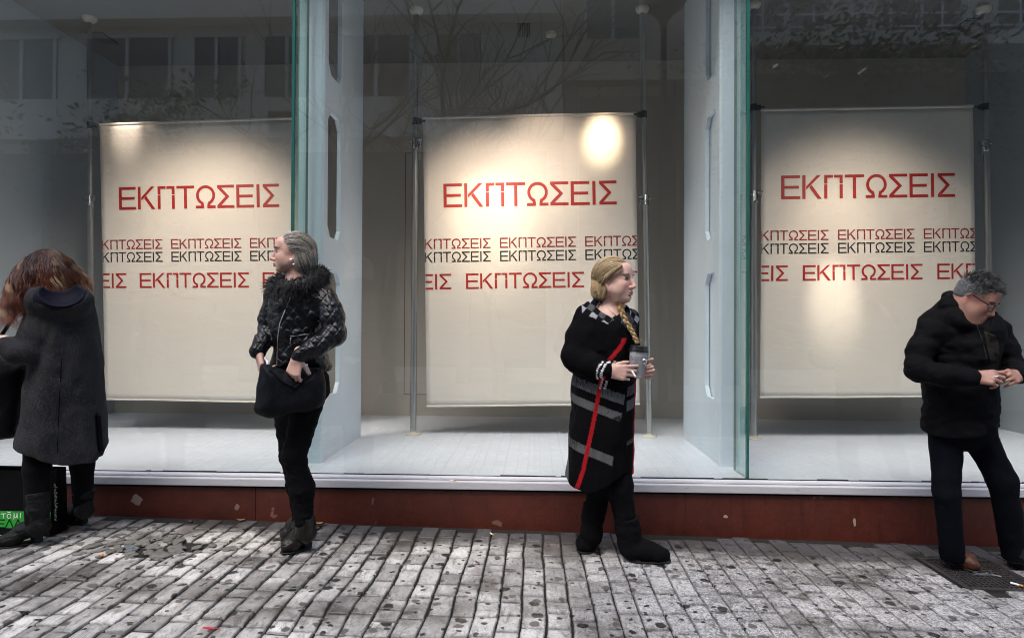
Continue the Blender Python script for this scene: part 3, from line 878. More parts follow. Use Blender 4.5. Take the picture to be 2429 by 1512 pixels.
    def halfspace(s, n, p, k=.004):
        """cut away everything on the side n points to"""
        n = unit(n); sl, X, Y, Z = s.blk(s.lo, s.lo + s.h * s.n)
        D = (X - p[0]) * n[0] + (Y - p[1]) * n[1] + (Z - p[2]) * n[2]
        s.a = np.maximum(s.a, D.astype(np.float32)); return s
    def wrinkle(s, amp, freq, seed=0, mask=None, stretch=(1, 1, 1), ridge=False):
        I = np.argwhere(np.abs(s.a) < .03 + amp); P = s.lo + I * s.h
        w = fbm(P * A3(stretch) * freq, seed, 2 if ridge else 3)
        w = (.45 - 1.9 * np.abs(w)) * amp if ridge else w * amp
        if mask is not None: w = w * mask(P)
        s.a[tuple(I.T)] += w.astype(np.float32); return s
    def hit(s, px, py, back=0.0):
        d = A3(ray(px, py)); c = A3(CAM)
        t = np.arange(1.5, 6, .002); P = c + t[:, None] * d
        I = np.round((P - s.lo) / s.h).astype(int); ok = np.all((I >= 0) & (I < s.n), axis=1)
        v = np.ones(len(t)); v[ok] = s.a[tuple(I[ok].T)]
        j = np.argmax(v < 0)
        if v[j] >= 0: return None
        return c + (t[j] - back) * d
    def mesh(s):
        a = s.a; g = a < 0
        cnt = sum(g[i:i + g.shape[0] - 1, j:j + g.shape[1] - 1, k:k + g.shape[2] - 1].astype(np.int8) for i in (0, 1) for j in (0, 1) for k in (0, 1))
        act = (cnt > 0) & (cnt < 8); ids = np.argwhere(act)
        idx = np.full(act.shape, -1, dtype=np.int32); idx[act] = np.arange(len(ids))
        cv = {}
        for o in [(i, j, k) for i in (0, 1) for j in (0, 1) for k in (0, 1)]: cv[o] = a[ids[:, 0] + o[0], ids[:, 1] + o[1], ids[:, 2] + o[2]].astype(np.float64)
        acc = np.zeros((len(ids), 3)); nn = np.zeros(len(ids))
        for o in cv:
            for ax in range(3):
                if o[ax]: continue
                q = list(o); q[ax] = 1; v0, v1 = cv[o], cv[tuple(q)]
                m = (v0 < 0) != (v1 < 0); t = np.where(m, v0 / np.where(m, v0 - v1, 1), 0)
                p = np.array(o, float)[None, :].repeat(len(ids), 0); p[:, ax] += t
                acc += p * m[:, None]; nn += m
        V = s.lo + s.h * (ids + acc / nn[:, None])
        Fs = []
        for ax in range(3):
            u, w = [(1, 2), (2, 0), (0, 1)][ax]
            sl0 = [slice(None)] * 3; sl1 = [slice(None)] * 3; sl0[ax] = slice(0, -1); sl1[ax] = slice(1, None)
            A, B = g[tuple(sl0)], g[tuple(sl1)]
            E = np.argwhere(A != B)
            E = E[(E[:, u] > 0) & (E[:, w] > 0) & (E[:, u] < g.shape[u] - 1) & (E[:, w] < g.shape[w] - 1)]
            inside = A[tuple(E.T)]
            def cell(du, dw):
                q = E.copy(); q[:, u] += du; q[:, w] += dw; return idx[tuple(q.T)]
            quad_ = np.stack([cell(-1, -1), cell(0, -1), cell(0, 0), cell(-1, 0)], 1)
            quad_[~inside] = quad_[~inside][:, ::-1]
            Fs.append(quad_)
        Fc = np.concatenate(Fs); Fc = Fc[(Fc >= 0).all(1)]
        return V, Fc
    def obj(s, name, mat_, parent, col=None, relax=1):
        V, Fc = s.mesh()
        for _ in range(relax):       # one light smoothing pass takes the grid out of the surface
            acc = np.zeros_like(V); n = np.zeros(len(V))
            for i, j in ((0, 1), (1, 2), (2, 3), (3, 0)):
                np.add.at(acc, Fc[:, i], V[Fc[:, j]]); np.add.at(n, Fc[:, i], 1); np.add.at(acc, Fc[:, j], V[Fc[:, i]]); np.add.at(n, Fc[:, j], 1)
            V = V * .5 + .5 * acc / np.maximum(n, 1)[:, None]
        return mesh_obj(name, V, Fc, mat_, parent, True, cols=None if col is None else col(V))
def smooth_poly(P, n=5):
    P = np.array(P, float); out = []
    N = len(P)
    for i in range(N):
        a, b, c, d = P[i - 1], P[i], P[(i + 1) % N], P[(i + 2) % N]
        for t in np.linspace(0, 1, n, endpoint=False):
            out.append(.5 * (2 * b + (c - a) * t + (2 * a - 5 * b + 4 * c - d) * t * t + (3 * b - a - 3 * c + d) * t ** 3))
    return np.array(out)
def poly_dist(P, x, z):
    d = np.full(x.shape, 1e9); ins = np.zeros(x.shape, bool)
    for i in range(len(P)):
        a, b = P[i - 1], P[i]; e = b - a; wx, wz = x - a[0], z - a[1]
        t = np.clip((wx * e[0] + wz * e[1]) / max(1e-12, e @ e), 0, 1)
        d = np.minimum(d, (wx - e[0] * t) ** 2 + (wz - e[1] * t) ** 2)
        c = (a[1] > z) != (b[1] > z)
        with np.errstate(divide='ignore', invalid='ignore'): ins ^= c & (x < (b[0] - a[0]) * (z - a[1]) / (b[1] - a[1] + 1e-15) + a[0])
    return np.sqrt(d) * np.where(ins, -1, 1)
def fbm(P, seed, oct=3):
    rg = np.random.RandomState(seed + 1); out = np.zeros(len(P)); amp = .6
    tab = rg.rand(16384)
    for o in range(oct):
        Q = P + rg.rand(3) * 50; I = np.floor(Q).astype(np.int64); f = Q - I; f = f * f * (3 - 2 * f); v = 0
        for dx in (0, 1):
            for dy in (0, 1):
                for dz in (0, 1):
                    hsh = ((I[:, 0] + dx) * 73856093 ^ (I[:, 1] + dy) * 19349663 ^ (I[:, 2] + dz) * 83492791) & 16383
                    w = (f[:, 0] if dx else 1 - f[:, 0]) * (f[:, 1] if dy else 1 - f[:, 1]) * (f[:, 2] if dz else 1 - f[:, 2])
                    v = v + w * tab[hsh]
        out += amp * (v * 2 - 1); amp *= .5; P = P * 2.03
    return out

class Head:
    def __init__(s, c, F, U, sc=1.0):
        s.c = A3(c); s.F = unit(F); U = A3(U); s.U = unit(U - s.F * (U @ s.F)); s.L = np.cross(s.U, s.F); s.s = sc
        s.rot = (s.F, s.L, s.U)
    def p(s, f, l, u): return s.c + s.s * (f * s.F + l * s.L + u * s.U)
    def local(s, V): D = (V - s.c) / s.s; return np.stack([D @ s.F, D @ s.L, D @ s.U], 1)
    def ell(s, fd, f, l, u, a, b, c, k=.012, op='u'): fd.ell(s.p(f, l, u), (a * s.s, b * s.s, c * s.s), k, s.rot, op)
    def cone(s, fd, p, q, r1, r2, k=.012, op='u'): fd.cone(s.p(*p), s.p(*q), r1 * s.s, r2 * s.s, k, op)
    def build(s, fd, male=False, full=0.0):
        e, c = s.ell, s.cone
        e(fd, -.014, 0, .030, .092, .073, .084, .01)
        e(fd, .020, 0, -.010, .066, .063, .085, .03)
        e(fd, .036, 0, -.045, .046, .053 + .006 * full, .055, .025)
        for l in (-1, 1):
            c(fd, (.000, l * .054, -.050), (.052, l * .020, -.090), .018 + .004 * full, .016, .02)
            e(fd, .058, l * .036, -.030, .026, .024, .022, .02)
            e(fd, .040, l * .040, -.058, .032, .023 + .004 * full, .030, .02)
            e(fd, -.012, l * .073, -.012, .015, .008, .031, .006)
            e(fd, .000, l * .079, -.010, .009, .006, .018, .004, 's')
            e(fd, -.008, l * .074, -.040, .008, .006, .009, .004)
        e(fd, .064, 0, -.095, .021, .022, .018, .02)                       # chin
        if full: e(fd, .035, 0, -.100, .040, .040, .022, .03)               # soft under-chin
        e(fd, .066, 0, -.066, .022, .028, .024, .02)                       # muzzle
        c(fd, (.076, -.032, .022), (.076, .032, .022), .013 + .002 * male, .013 + .002 * male, .015)
        e(fd, .066, 0, .052, .024, .045, .030, .03)                        # forehead
        for l in (-1, 1): e(fd, .097, l * .032, .002, .019, .018, .013, .010, 's')
        for l in (-1, 1):
            e(fd, .0700, l * .032, .002, .0135, .0165, .0105, .003)           # eyeball under the lids
        c(fd, (.087, 0, .010), (.107, 0, -.036), .0085, .0105 + .001 * male, .012)
        e(fd, .110, 0, -.040, .0105, .0115, .010, .006)
        for l in (-1, 1): e(fd, .096, l * .0125, -.044, .011, .0080, .0085, .006)
        for l in (-1, 1): e(fd, .103, l * .0065, -.053, .005, .0035, .004, .003, 's')
        e(fd, .0905, 0, -.0665, .0095, .021, .0058, .004)                 # lips
        e(fd, .0890, 0, -.0775, .0100, .018, .0066, .004)
        c(fd, (.100, -.017, -.0720), (.100, .017, -.0720), .0022, .0022, .002, 's')
        e(fd, .082, 0, -.0875, .008, .020, .004, .006, 's')
    def surf(s, fd, l, u):
        for f in np.arange(.135, .02, -.0008):
            I = np.round((s.p(f, l, u) - fd.lo) / fd.h).astype(int)
            if np.all((I >= 0) & (I < fd.n)) and fd.a[tuple(I)] < 0: return f
        return .08
    def colors(s, V, base, lip=(.42, .13, .12), blush=(.62, .26, .22), blush_k=.5, fd=None):
        q = s.local(V); c = np.tile(A3(base), (len(V), 1))
        f, l, u = q.T
        def blend(w, col): nonlocal c; w = np.clip(w, 0, 1)[:, None]; c = c * (1 - w) + A3(col) * w
        front = f > .03
        blend(blush_k * np.exp(-(((np.abs(l) - .040) / .020) ** 2 + ((u + .035) / .022) ** 2)) * front, blush)
        blend(.5 * np.exp(-((l / .013) ** 2 + ((u + .042) / .014) ** 2 + ((f - .112) / .02) ** 2)), blush)
        blend(.55 * np.exp(-(((np.abs(l) - .078) / .01) ** 2 + ((u + .012) / .03) ** 2 + ((f + .01) / .02) ** 2)), blush)
        blend(.55 * np.exp(-(((np.abs(l) - .032) / .018) ** 2 + ((u - .003) / .011) ** 2)) * front, A3(base) * (.52, .40, .38))  # eyelid crease shade painted into the skin around the eyes
        wl = (np.abs(l) < .0225) & (f > .084) & (u < -.0605) & (u > -.0855)
        blend(wl * np.clip(1.6 - np.abs(l) / .014, 0, 1), lip)
        blend(np.exp(-((u + .0720) / .0016) ** 2) * (np.abs(l) < .019) * (f > .085) * .8, (.10, .03, .03))
        c *= (1 + .05 * fbm(V * 90, 5)[:, None])
        return c
def eyes(h, parent, fd, iris=(.05, .035, .02), brow=(.05, .04, .035), browr=.0036):
    for l in (-1, 1):
        # eyeball, set between the lids
        c = h.p(.0733, l * .032, .0010); r = .0134 * h.s
        V = []; Fc = []; Cc = []; n, m = 12, 16
        for i in range(n + 1):
            th = math.pi * i / n
            for j in range(m):
                ph = 2 * math.pi * j / m
                d = h.F * math.cos(th) + (h.L * math.cos(ph) + h.U * math.sin(ph)) * math.sin(th)
                V.append(c + d * r * A3((1, 1, 1)))
                Cc.append((.004, .004, .004) if th < .26 else iris if th < .72 else (.42, .38, .36))
        for i in range(n):
            for j in range(m): Fc.append((i*m+j, (i+1)*m+j, (i+1)*m+(j+1) % m, i*m+(j+1) % m))
        mesh_obj('eye', np.array(V), np.array(Fc), EYE, parent, True, cols=np.array(Cc))
        # lids: two thin skin rolls, the upper one with dark lashes
        for nm, sg, mt, rr in (('upper_lash', 1, LASH, .0025),):
            m_ = MB(); pts = []
            for k in range(9):
                t = -1 + k / 4
                pts.append(Vector(h.p(.0855 - .0060 * t * t - .004 * (t * l < 0) * 0, l * .032 + .0150 * t, .0010 + sg * (.0058 - .0048 * t * t))))
            m_.tube(pts, [rr * h.s * (.5 + .6 * (1 - abs(-1 + k / 4))) for k in range(9)], 6); m_.build(nm, mt, parent, smooth=True)
        m_ = MB(); pts = []
        for k in range(9):
            t = -.6 + k * .2; ll = l * (.034 + .018 * t); uu = .0200 + .0040 * (1 - (t - .2) ** 2)
            pts.append(Vector(h.p(h.surf(fd, ll, uu) + .0010, ll, uu)))
        m_.tube(pts, [browr * h.s * (1.1 - .55 * abs(t_)) for t_ in np.linspace(-.6, 1, 9)], 6); m_.build('eyebrow', BROWS[brow] if brow in BROWS else mk_brow(brow), parent, smooth=True)
BROWS = {}
def mk_brow(c): BROWS[c] = plain('brow_hair', c, .8, .3); return BROWS[c]
EYE = NT('eye_surface'); EYE.set(base=EYE.n('Attribute', attribute_name='Col').outputs['Color'], rough=.08, spec=.5); EYE = EYE.m
LASH = plain('lash', (.012, .009, .008), .6, .2)

def hand(fd, w, d, n, side, curls, thumb=(.2, .55, .35), sc=1.0, tc=(25, 30), spread=.05):
    """w wrist, d finger direction, n the way the palm faces, side +1/-1: which way the index finger lies (side * d x n)"""
    w = A3(w); d = unit(d); n = A3(n); n = unit(n - d * (n @ d)); t = np.cross(d, n) * side
    tips = []
    off = (.030, .0105, -.0095, -.029); fw = (.086, .090, .086, .078)
    seg = ((.042, .026, .021), (.046, .029, .022), (.042, .027, .021), (.033, .020, .018))
    fd.cone(w - d * .03 * sc, w + d * .02 * sc, .026 * sc, .024 * sc, .012)
    for i in range(4):
        kn = w + sc * (d * fw[i] + t * off[i])
        fd.cone(w + sc * (d * .012 + t * off[i] * .55), kn, .0150 * sc, .0112 * sc, .012)
        dr = unit(d + t * spread * (1.5 - i)); p = kn; r = (.0093, .0095, .0090, .0080)[i] * sc
        ang = 0
        for j in range(3):
            ang += R(curls[i][j] if isinstance(curls[i], (tuple, list)) else curls[i])
            dd = dr * math.cos(ang) + n * math.sin(ang); q = p + dd * seg[i][j] * sc
            fd.cone(p, q, r, r * .90, .003 if j else .006); r *= .90; p = q
        tips.append(p)
    b = w + sc * (d * .022 + t * .020 + n * .006); dr = unit(d * thumb[0] + t * thumb[1] + n * thumb[2] + 1e-6)
    fd.cone(w + sc * d * .01, b, .018 * sc, .0165 * sc, .012)
    p = b; r = .0135 * sc
    for j, L in enumerate((.044, .032, .026)):
        if j: a = R(tc[j - 1]); dr = unit(dr * math.cos(a) + unit(d * .8 + n * .5) * math.sin(a))
        q = p + dr * L * sc; fd.cone(p, q, r, r * .88, .008 if j == 0 else .004); r *= .88; p = q
    tips.append(p); return tips

def strands(name, paths, rad, cols, mat_, parent, n=3, taper=.25):
    """many tapered hairs in one mesh; cols: one colour per path, or (root, tip)"""
    V = []; Fc = []; Cc = []; b = 0
    for k, P in enumerate(paths):
        P = np.asarray(P, float); m = len(P)
        if m < 2: continue
        T = np.gradient(P, axis=0); T /= np.linalg.norm(T, axis=1)[:, None] + 1e-9
        up = np.cross(T[0], (.3, .5, .8)); up /= np.linalg.norm(up) + 1e-9
        Un = up - T * (T @ up)[:, None]; Un /= np.linalg.norm(Un, axis=1)[:, None] + 1e-9; Wn = np.cross(T, Un)
        t = np.linspace(0, 1, m); r = (rad[k] if hasattr(rad, '__len__') else rad) * np.where(t < .25, .75 + t, 1 - (1 - taper) * np.clip((t - .25) / .75, 0, 1) ** 1.5)
        for a in range(n):
            th = 2 * math.pi * a / n
            V.append(P + (Un * math.cos(th) + Wn * math.sin(th)) * r[:, None])
        c = cols[k]; c = (c, c) if not isinstance(c[0], (tuple, list, np.ndarray)) else c
        cc = A3(c[0])[None] * (1 - t[:, None]) + A3(c[1])[None] * t[:, None]
        for a in range(n): Cc.append(cc)
        i = np.arange(m - 1)
        for a in range(n):
            a2 = (a + 1) % n
            Fc.append(np.stack([b + a*m + i, b + a2*m + i, b + a2*m + i + 1, b + a*m + i + 1], 1))
        b += n * m
    return mesh_obj(name, np.concatenate(V), np.concatenate(Fc), mat_, parent, True, cols=np.concatenate(Cc))
def hair_material(name, rough=.38):
    t = NT(name); t.set(base=t.n('Attribute', attribute_name='Col').outputs['Color'], rough=rough, spec=.45); return t.m
HAIR = hair_material('hair'); FUR = hair_material('fur', .6)

tsk = NT('skin'); vc = tsk.n('Attribute', attribute_name='Col').outputs['Color']; p = tsk.obj()
tsk.set(base=tsk.mix(tsk.math('MULTIPLY', tsk.noise(p, 160, 4, .7), .22), vc, (.30, .11, .08)), rough=.46, spec=.4, sss=.12)
tsk.b.inputs['Subsurface Radius'].default_value = (.012, .005, .003)
tsk.bump(tsk.noise(p, 420, 3), .12, .001); SKIN = tsk.m

def fabric(name, base, rough=.85, scale=700, fold=.25, flecks=None, sheen=.0, vcol=False, spec=.08):
    t = NT(name); p = t.obj()
    b = t.n('Attribute', attribute_name='Col').outputs['Color'] if vcol else t.mix(t.noise(p, 6, 5), tuple(c * .75 for c in base), tuple(c * 1.3 for c in base))
    if flecks:
        nz = t.noise(t.mapv(p, (1, 1, .55)), 300, 3, .75)
        b = t.mix(t.math('MULTIPLY', t.ramp(nz, [(.50, 0), (.68, 1)]), .85), b, flecks)
    t.set(base=b, rough=rough, sheen=sheen, spec=spec)
    h = t.math('ADD', t.math('MULTIPLY', t.noise(p, scale, 2), .12), t.math('MULTIPLY', t.noise(t.mapv(p, (1, 1, .6)), 24, 5, .6), 1.0))
    t.bump(h, fold, .012); return t.m
def quilted_leather(name):
    t = NT(name); p = t.obj(); s = t.n('SeparateXYZ'); t.l(p, s.inputs[0])
    wob = t.math('MULTIPLY', t.noise(p, 9, 2), .02)
    xx = t.math('ADD', t.math('ADD', s.outputs[0], t.math('MULTIPLY', s.outputs[1], .8)), wob); zz = s.outputs[2]
    hs = []
    for sg in (1, -1):
        a = t.math('MULTIPLY_ADD', zz, sg * 1.0, xx)
        hs.append(t.math('ABSOLUTE', t.math('SINE', t.math('MULTIPLY', a, math.pi / .054))))
    q = t.math('MINIMUM', hs[0], hs[1])
    q = t.math('POWER', q, .55)
    cr = t.noise(p, 34, 5, .65)
    t.set(base=t.mix(cr, (.0018, .0018, .0026), (.006, .0066, .010)), rough=t.mix(cr, (.24,)*3, (.42,)*3), spec=.34)
    t.bump(t.math('ADD', q, t.math('MULTIPLY', cr, 1.3)), .42, .010); return t.m
def leather(name, base, rough=.32, crease=.5):
    t = NT(name); p = t.obj(); n = t.noise(t.mapv(p, (1, 1, 1.8)), 26, 5, .62, .6)
    t.set(base=t.mix(n, tuple(c * .5 for c in base), tuple(c * 1.5 for c in base)), rough=t.mix(n, (rough * .8,)*3, (rough * 1.3,)*3), spec=.28)
    t.bump(n, crease, .010); return t.m
LEGGING = fabric('black_stretch_cloth', (.0045, .0045, .0055), .85, 600, .3)
JEANS = fabric('dark_denim', (.0030, .0037, .0066), .85, 900, .5)
BOOTL = leather('dark_boot_leather', (.012, .010, .008), .28)
SUEDE = fabric('black_suede', (.005, .005, .0058), .95, 400, .35)
TAN = leather('reddish_brown_leather', (.075, .028, .016), .38)
SOLE = plain('boot_sole', (.008, .008, .008), .7, .2)
GOLD = plain('gold', (.75, .62, .34), .25, .05, metal=1); SILVER = plain('silver', (.8, .8, .8), .2, .05, metal=1)
BAGC = fabric('black_bag_cloth', (.0045, .005, .0075), .6, 300, .5, spec=.15)

def boot(name, parent, top, ankle, heel, toe, r, mat_, heel_h=.05, toe_w=.036, fat=1.0, shoe=False):
    """top/ankle: shaft points; heel/toe: where they stand on the pavement"""
    top, ankle, heel, toe = map(A3, (top, ankle, heel, toe))
    heel[2] = gz(heel[0]); toe[2] = gz(toe[0]) + .004
    d = unit(toe - heel); L = np.linalg.norm(toe - heel); s = unit(np.cross(d, (0, 0, 1)))
    lo = np.minimum.reduce([top, ankle, heel, toe]) - .12; hi = np.maximum.reduce([top, ankle, heel, toe]) + .12
    fd = Field(lo, hi, .0042); z = A3((0, 0, 1))
    if not shoe: fd.chain([(top, r), (top * .5 + ankle * .5, r * .95), (ankle, r * .80)], .02)
    else: fd.cone(ankle, ankle - z * .03, r * .8, r * .78, .02)
    hb = heel + z * (.042 + heel_h * .7)
    fd.cone(ankle, hb + d * .01, r * .80, .036 * fat, .03)
    ball = heel + d * L * .66 + z * .036; tp = heel + d * (L - toe_w * .8) + z * .030
    mid = heel + d * L * .34 + z * (.052 + heel_h * .45)
    fd.cone(hb + d * .005, mid, .036 * fat, .037 * fat, .02)
    fd.cone(ankle - z * .01, mid + d * .03, r * .72, .034 * fat, .04)
    for o in (-.010, .010):
        fd.cone(mid + s * o, ball + s * o, .036 * fat, .036 * fat, .02); fd.cone(ball + s * o, tp + s * o * .4, .036 * fat, .027 * fat, .02)
    fd.wrinkle(.004, 26, int(abs(top[0]) * 100), stretch=(1, 1, 1.7))
    gN = unit((-SLOPE, 0, 1))
    fd.halfspace(-gN, heel + z * .006)
    if not shoe: fd.halfspace(unit(top - ankle), top)
    o = fd.obj(name, mat_, parent)
    # sole and heel block
    f2 = Field(lo, hi, .0045)
    f2.cone(ball + z * (-.03), tp - z * .03, .041 * fat, .034 * fat, .01); f2.cone(heel + d * .03, ball - z * .03, .034 * fat, .041 * fat, .01)
    f2.halfspace(z, heel + z * (.011) + A3((0, 0, 0))); f2.halfspace(-gN, heel + z * .001)
    f3 = Field(lo, hi, .0045); f3.cone(heel + d * .022 + z * .001, heel + d * .026 + z * (.02 + heel_h), .027 * fat, .034 * fat, .005)
    f3.halfspace(-gN, heel + z * .001); f3.halfspace(z, heel + z * (.025 + heel_h))
    f2.a = np.minimum(f2.a, f3.a)
    f2.obj('sole', SOLE, o)
    return o
def px_poly(pts, Y): return [(at(x, y, Y).x, at(x, y, Y).z) for x, y in pts]
def tube_on(fd, pts, r, off=.002):
    out = []
    for x, y in pts:
        q = fd.hit(x, y, off)
        if q is not None: out.append(Vector(q))
    return out
def scalp(h, cen, rad, n, mask, flow, steps=8, step=.02, lift=.06, jit=.15, seed=0, wave=0.0):
    """hair paths lying on an ellipsoid of the head: flow gives the combing direction in head coordinates"""
    rg = np.random.RandomState(seed); out = []; cen = A3(cen); rad = A3(rad)
    while len(out) < n:
        d = unit(rg.normal(size=3)); p = cen + rad * d
        if not mask(p, rg): continue
        pts = []; k0 = rg.uniform(0, lift); j = rg.normal(size=3) * jit; ph = rg.uniform(0, 6.28)
        m = int(steps * rg.uniform(.75, 1.15))
        for i in range(max(3, m)):
            q = (p - cen) / rad; q /= np.linalg.norm(q)
            p = cen + rad * q * (1 + k0 + .004 * math.sin(i * 1.3 + ph))
            pts.append(h.p(*p))
            nn = unit(q / rad); v = unit(A3(flow(p)) + j + (wave * math.sin(i * .9 + ph)) * np.cross(nn, unit(A3(flow(p)) + 1e-6)))
            v = v - nn * (nn @ v); p = p + v * step
        out.append(np.array(pts))
    return out
rgb = np.random.RandomState
def FBOX(Y, x0, y0, x1, y1, d0, d1, h):
    c = [A3(at(x, y, Y + d)) for x in (x0, x1) for y in (y0, y1) for d in (d0, d1)]
    return Field(np.min(c, 0) - .02, np.max(c, 0) + .02, h)

def hairline(p): return p[0] > .014 + .62 * max(p[2], -.01) and p[2] < .074
def J(px, py, Y): return A3(at(px, py, Y))

# ------------------------------------------------------------------ woman in the quilted jacket
def woman_jacket():
    Y = on_ground(705, 1308).y + .02
    base = on_ground(712, 1300)
    o = thing('person', 'grey haired woman in black quilted jacket with fur collar, looking to the left', 'person', base, 'people waiting along the shop front')
    P = lambda x, y, d=0: J(x, y, Y + d)
    h = Head(P(693, 600, -.02), (-.93, -.36, .03), (.03, 0, 1), .925)
    fd = FBOX(Y, 585, 1100, 830, 535, -0.34, .30, .0034)
    h.build(fd)
    fd.cone(h.p(-.020, 0, -.045), P(706, 700, .0), .050, .060, .02)
    fd.cone(P(706, 695), P(706, 760), .075, .10, .05); fd.cone(P(706, 760), P(706, 900), .10, .11, .05)
    Lw, Rw = P(706, 846, -.205), P(613, 833, -.13)
    fd.chain([(P(770, 705, -.05), .045), (P(790, 790, -.10), .028), (Lw, .021)], .02)
    fd.chain([(P(655, 705, .05), .045), (P(636, 790, .02), .026), (Rw, .020)], .02)
    hand(fd, Lw, (-.22, -.15, -1), (.10, .95, -.25), 1, ((48, 62, 30), (52, 62, 30), (55, 62, 30), (58, 60, 30)), (.5, .5, .6), .98)
    hand(fd, Rw, (.30, -.28, -.92), (.75, .55, .1), -1, ((28, 34, 20), (34, 40, 22), (38, 44, 24), (42, 44, 24)), (.75, .5, .45), 1.0)
    base_c = A3((.66, .42, .34))
    body = fd.obj('body', SKIN, o, lambda V: h.colors(V, base_c, (.30, .07, .07), (.62, .24, .17), .60), relax=1)
    eyes(h, body, fd, (.03, .018, .012), (.035, .024, .018))
    # earring
    m = MB(); c = h.p(.000, .087, -.056); pts = [Vector(c + .015 * (h.F * math.cos(a) + h.U * math.sin(a))) for a in np.linspace(0, 6.2, 20)]
    m.tube(pts, .0008, 6); m.build('hoop_earring', SILVER, body, smooth=True)
    # hair: base plus strands combed back from the face
    cap = Field(h.p(0, 0, 0) - .2, h.p(0, 0, 0) + .2, .004)
    h.ell(cap, -.026, 0, .030, .098, .082, .090, 0); h.ell(cap, -.060, 0, -.020, .066, .070, .078, .03); h.ell(cap, -.070, 0, -.075, .050, .058, .05, .03)
    h.ell(cap, .106, 0, -.036, .084, .13, .104, .01, 's')
    for l in (-1, 1): h.ell(cap, .022, l * .085, -.040, .036, .030, .036, .008, 's')
    hair = cap.obj('hair', HAIR, o, lambda V: np.tile(A3((.40, .38, .36)), (len(V), 1)) * (1 + .5 * fbm(V * 60, 3)[:, None]))
    def mask(p, rg):
        f, l, u = p
        if u < -.075: return False
        if hairline(p): return False
        if f > -.012 and u < -.004 and abs(l) > .03: return False
        return u > -.02 or f < -.03
    paths = scalp(h, (-.026, 0, .022), (.103, .083, .097), 3000, mask, lambda p: (-1, p[1] * 2.0, .32 - 9 * max(0, .03 - p[0]) * 1.0), 10, .019, .10, .10, 1)
    paths += scalp(h, (-.048, 0, -.020), (.088, .080, .112), 1400, lambda p, rg: p[0] < -.005 and p[2] < .06 and p[2] > -.05, lambda p: (-.45, -p[1] * 3, -1), 8, .016, .10, .10, 2)
    rg = rgb(4); cols = []
    for q in paths:
        w = rg.rand(); c = A3((.80, .75, .68)) * rg.uniform(.75, 1.1) if w > .24 else A3((.10, .09, .082)) * rg.uniform(.6, 1.6)
        if w > .86: c = A3((.46, .40, .30)) * rg.uniform(.8, 1.2)
        cols.append((c * .8, c))
    strands('hair_strands', paths, .0009, cols, HAIR, hair)
    # trousers and boots
    t = FBOX(Y, 600, 1275, 800, 850, -0.30, .35, .005)
    t.ell(P(712, 905, 0), (.150, .115, .13), .03)
    kl, kr = P(698, 1082, -.05), P(689, 1078, .03); al, ar = P(722, 1250, -.02), P(716, 1240, .11)
    t.chain([(P(738, 925, -.03), .086), (kl, .058)], .04); t.chain([(P(683, 925, .03), .088), (kr, .056)], .04)
    t.chain([(kl, .058), (kl * .55 + al * .45 + A3((.012, .01, 0)), .062), (al, .046)], .03); t.chain([(kr, .056), (kr * .55 + ar * .45 + A3((.010, .01, 0)), .058), (ar, .044)], .03)
    t.wrinkle(.004, 14, 3, stretch=(1, 1, 1.8)); t.wrinkle(.006, 16, 8, stretch=(1, 1, 1.8), ridge=True)
    t.halfspace((0, 0, -1), P(715, 1256))
    t.obj('trousers', LEGGING, o)
    boot('boot', o, P(722, 1222, -.02), P(727, 1262, -.02), on_ground(737, 1296), on_ground(668, 1313), .050, BOOTL, .055, .034)
    boot('boot', o, P(716, 1215, .11), P(717, 1245, .11), on_ground(722, 1272), on_ground(668, 1284), .047, BOOTL, .05, .034)
    # jacket
    j = FBOX(Y, 575, 905, 850, 630, -0.38, .35, .005)
    tor = [(662, 664), (645, 682), (637, 705), (635, 740), (637, 775), (644, 800), (648, 835), (640, 868), (646, 884), (700, 890), (750, 886), (783, 877), (781, 850), (775, 822), (772, 790), (778, 750), (786, 715), (780, 690), (762, 670), (738, 660), (700, 655)]
    j.pillow(tor, Y, .135, .105, hem=[(x, y) for x, y in ((600, 868), (650, 874), (715, 880), (782, 876), (820, 868))])
    j.chain([(P(768, 702, -.04), .064), (P(788, 745, -.08), .060), (P(794, 792, -.11), .059)], .03)
    j.chain([(P(794, 792, -.11), .058), (P(752, 822, -.165), .051), (P(711, 842, -.205), .042)], .02)
    j.chain([(P(657, 702, .04), .062), (P(640, 755, .05), .055), (P(634, 790, .03), .052)], .03)
    j.chain([(P(634, 790, .03), .051), (P(613, 832, -.128), .040)], .02); j.cone(P(622, 806, -.09), P(610, 828, -.132), .046, .040, .015)
    # the neck opening
    j.cone(P(698, 640, -.04), P(694, 684, -.07), .055, .040, .02, 's')
    j.wrinkle(.008, 11, 5, stretch=(1, 1, 1.6)); j.wrinkle(.007, 13, 6, stretch=(1, 1, 1.9), ridge=True)
    # sleeve ends
    jk = j.obj('quilted_jacket', quilted_leather('quilted_black_leather'), o)
    m = MB(); m.tube(tube_on(j, [(690, 702), (682, 722), (672, 745), (664, 765), (660, 790), (658, 820), (657, 850), (656, 866)], 0, .001), .0026, 6); m.build('zip', SILVER, jk, smooth=True)
    m = MB(); m.tube(tube_on(j, [(688, 797), (705, 796), (722, 793), (742, 790)], 0, .003), .0035, 6)
    m.tube(tube_on(j, [(691, 800), (690, 806), (689, 815)], 0, .008), .0048, 6); m.build('pocket_zip', SILVER, jk, smooth=True)
    # fur collar
    rg = rgb(9); paths = []; cols = []
    cN = P(706, 672, .0)
    Lv, Fv = unit((.80, -.60, 0)), unit((-.60, -.80, 0))
    ring = []
    for a in np.linspace(0, 2 * math.pi, 22, endpoint=False):
        ring.append(cN + Lv * .130 * math.cos(a) + Fv * .105 * math.sin(a) + A3((0, 0, .035 - .070 * (math.sin(a) * .7 + .3) - .01 * math.cos(a))))
    cf = Field(cN - .32, cN + .32, .006)
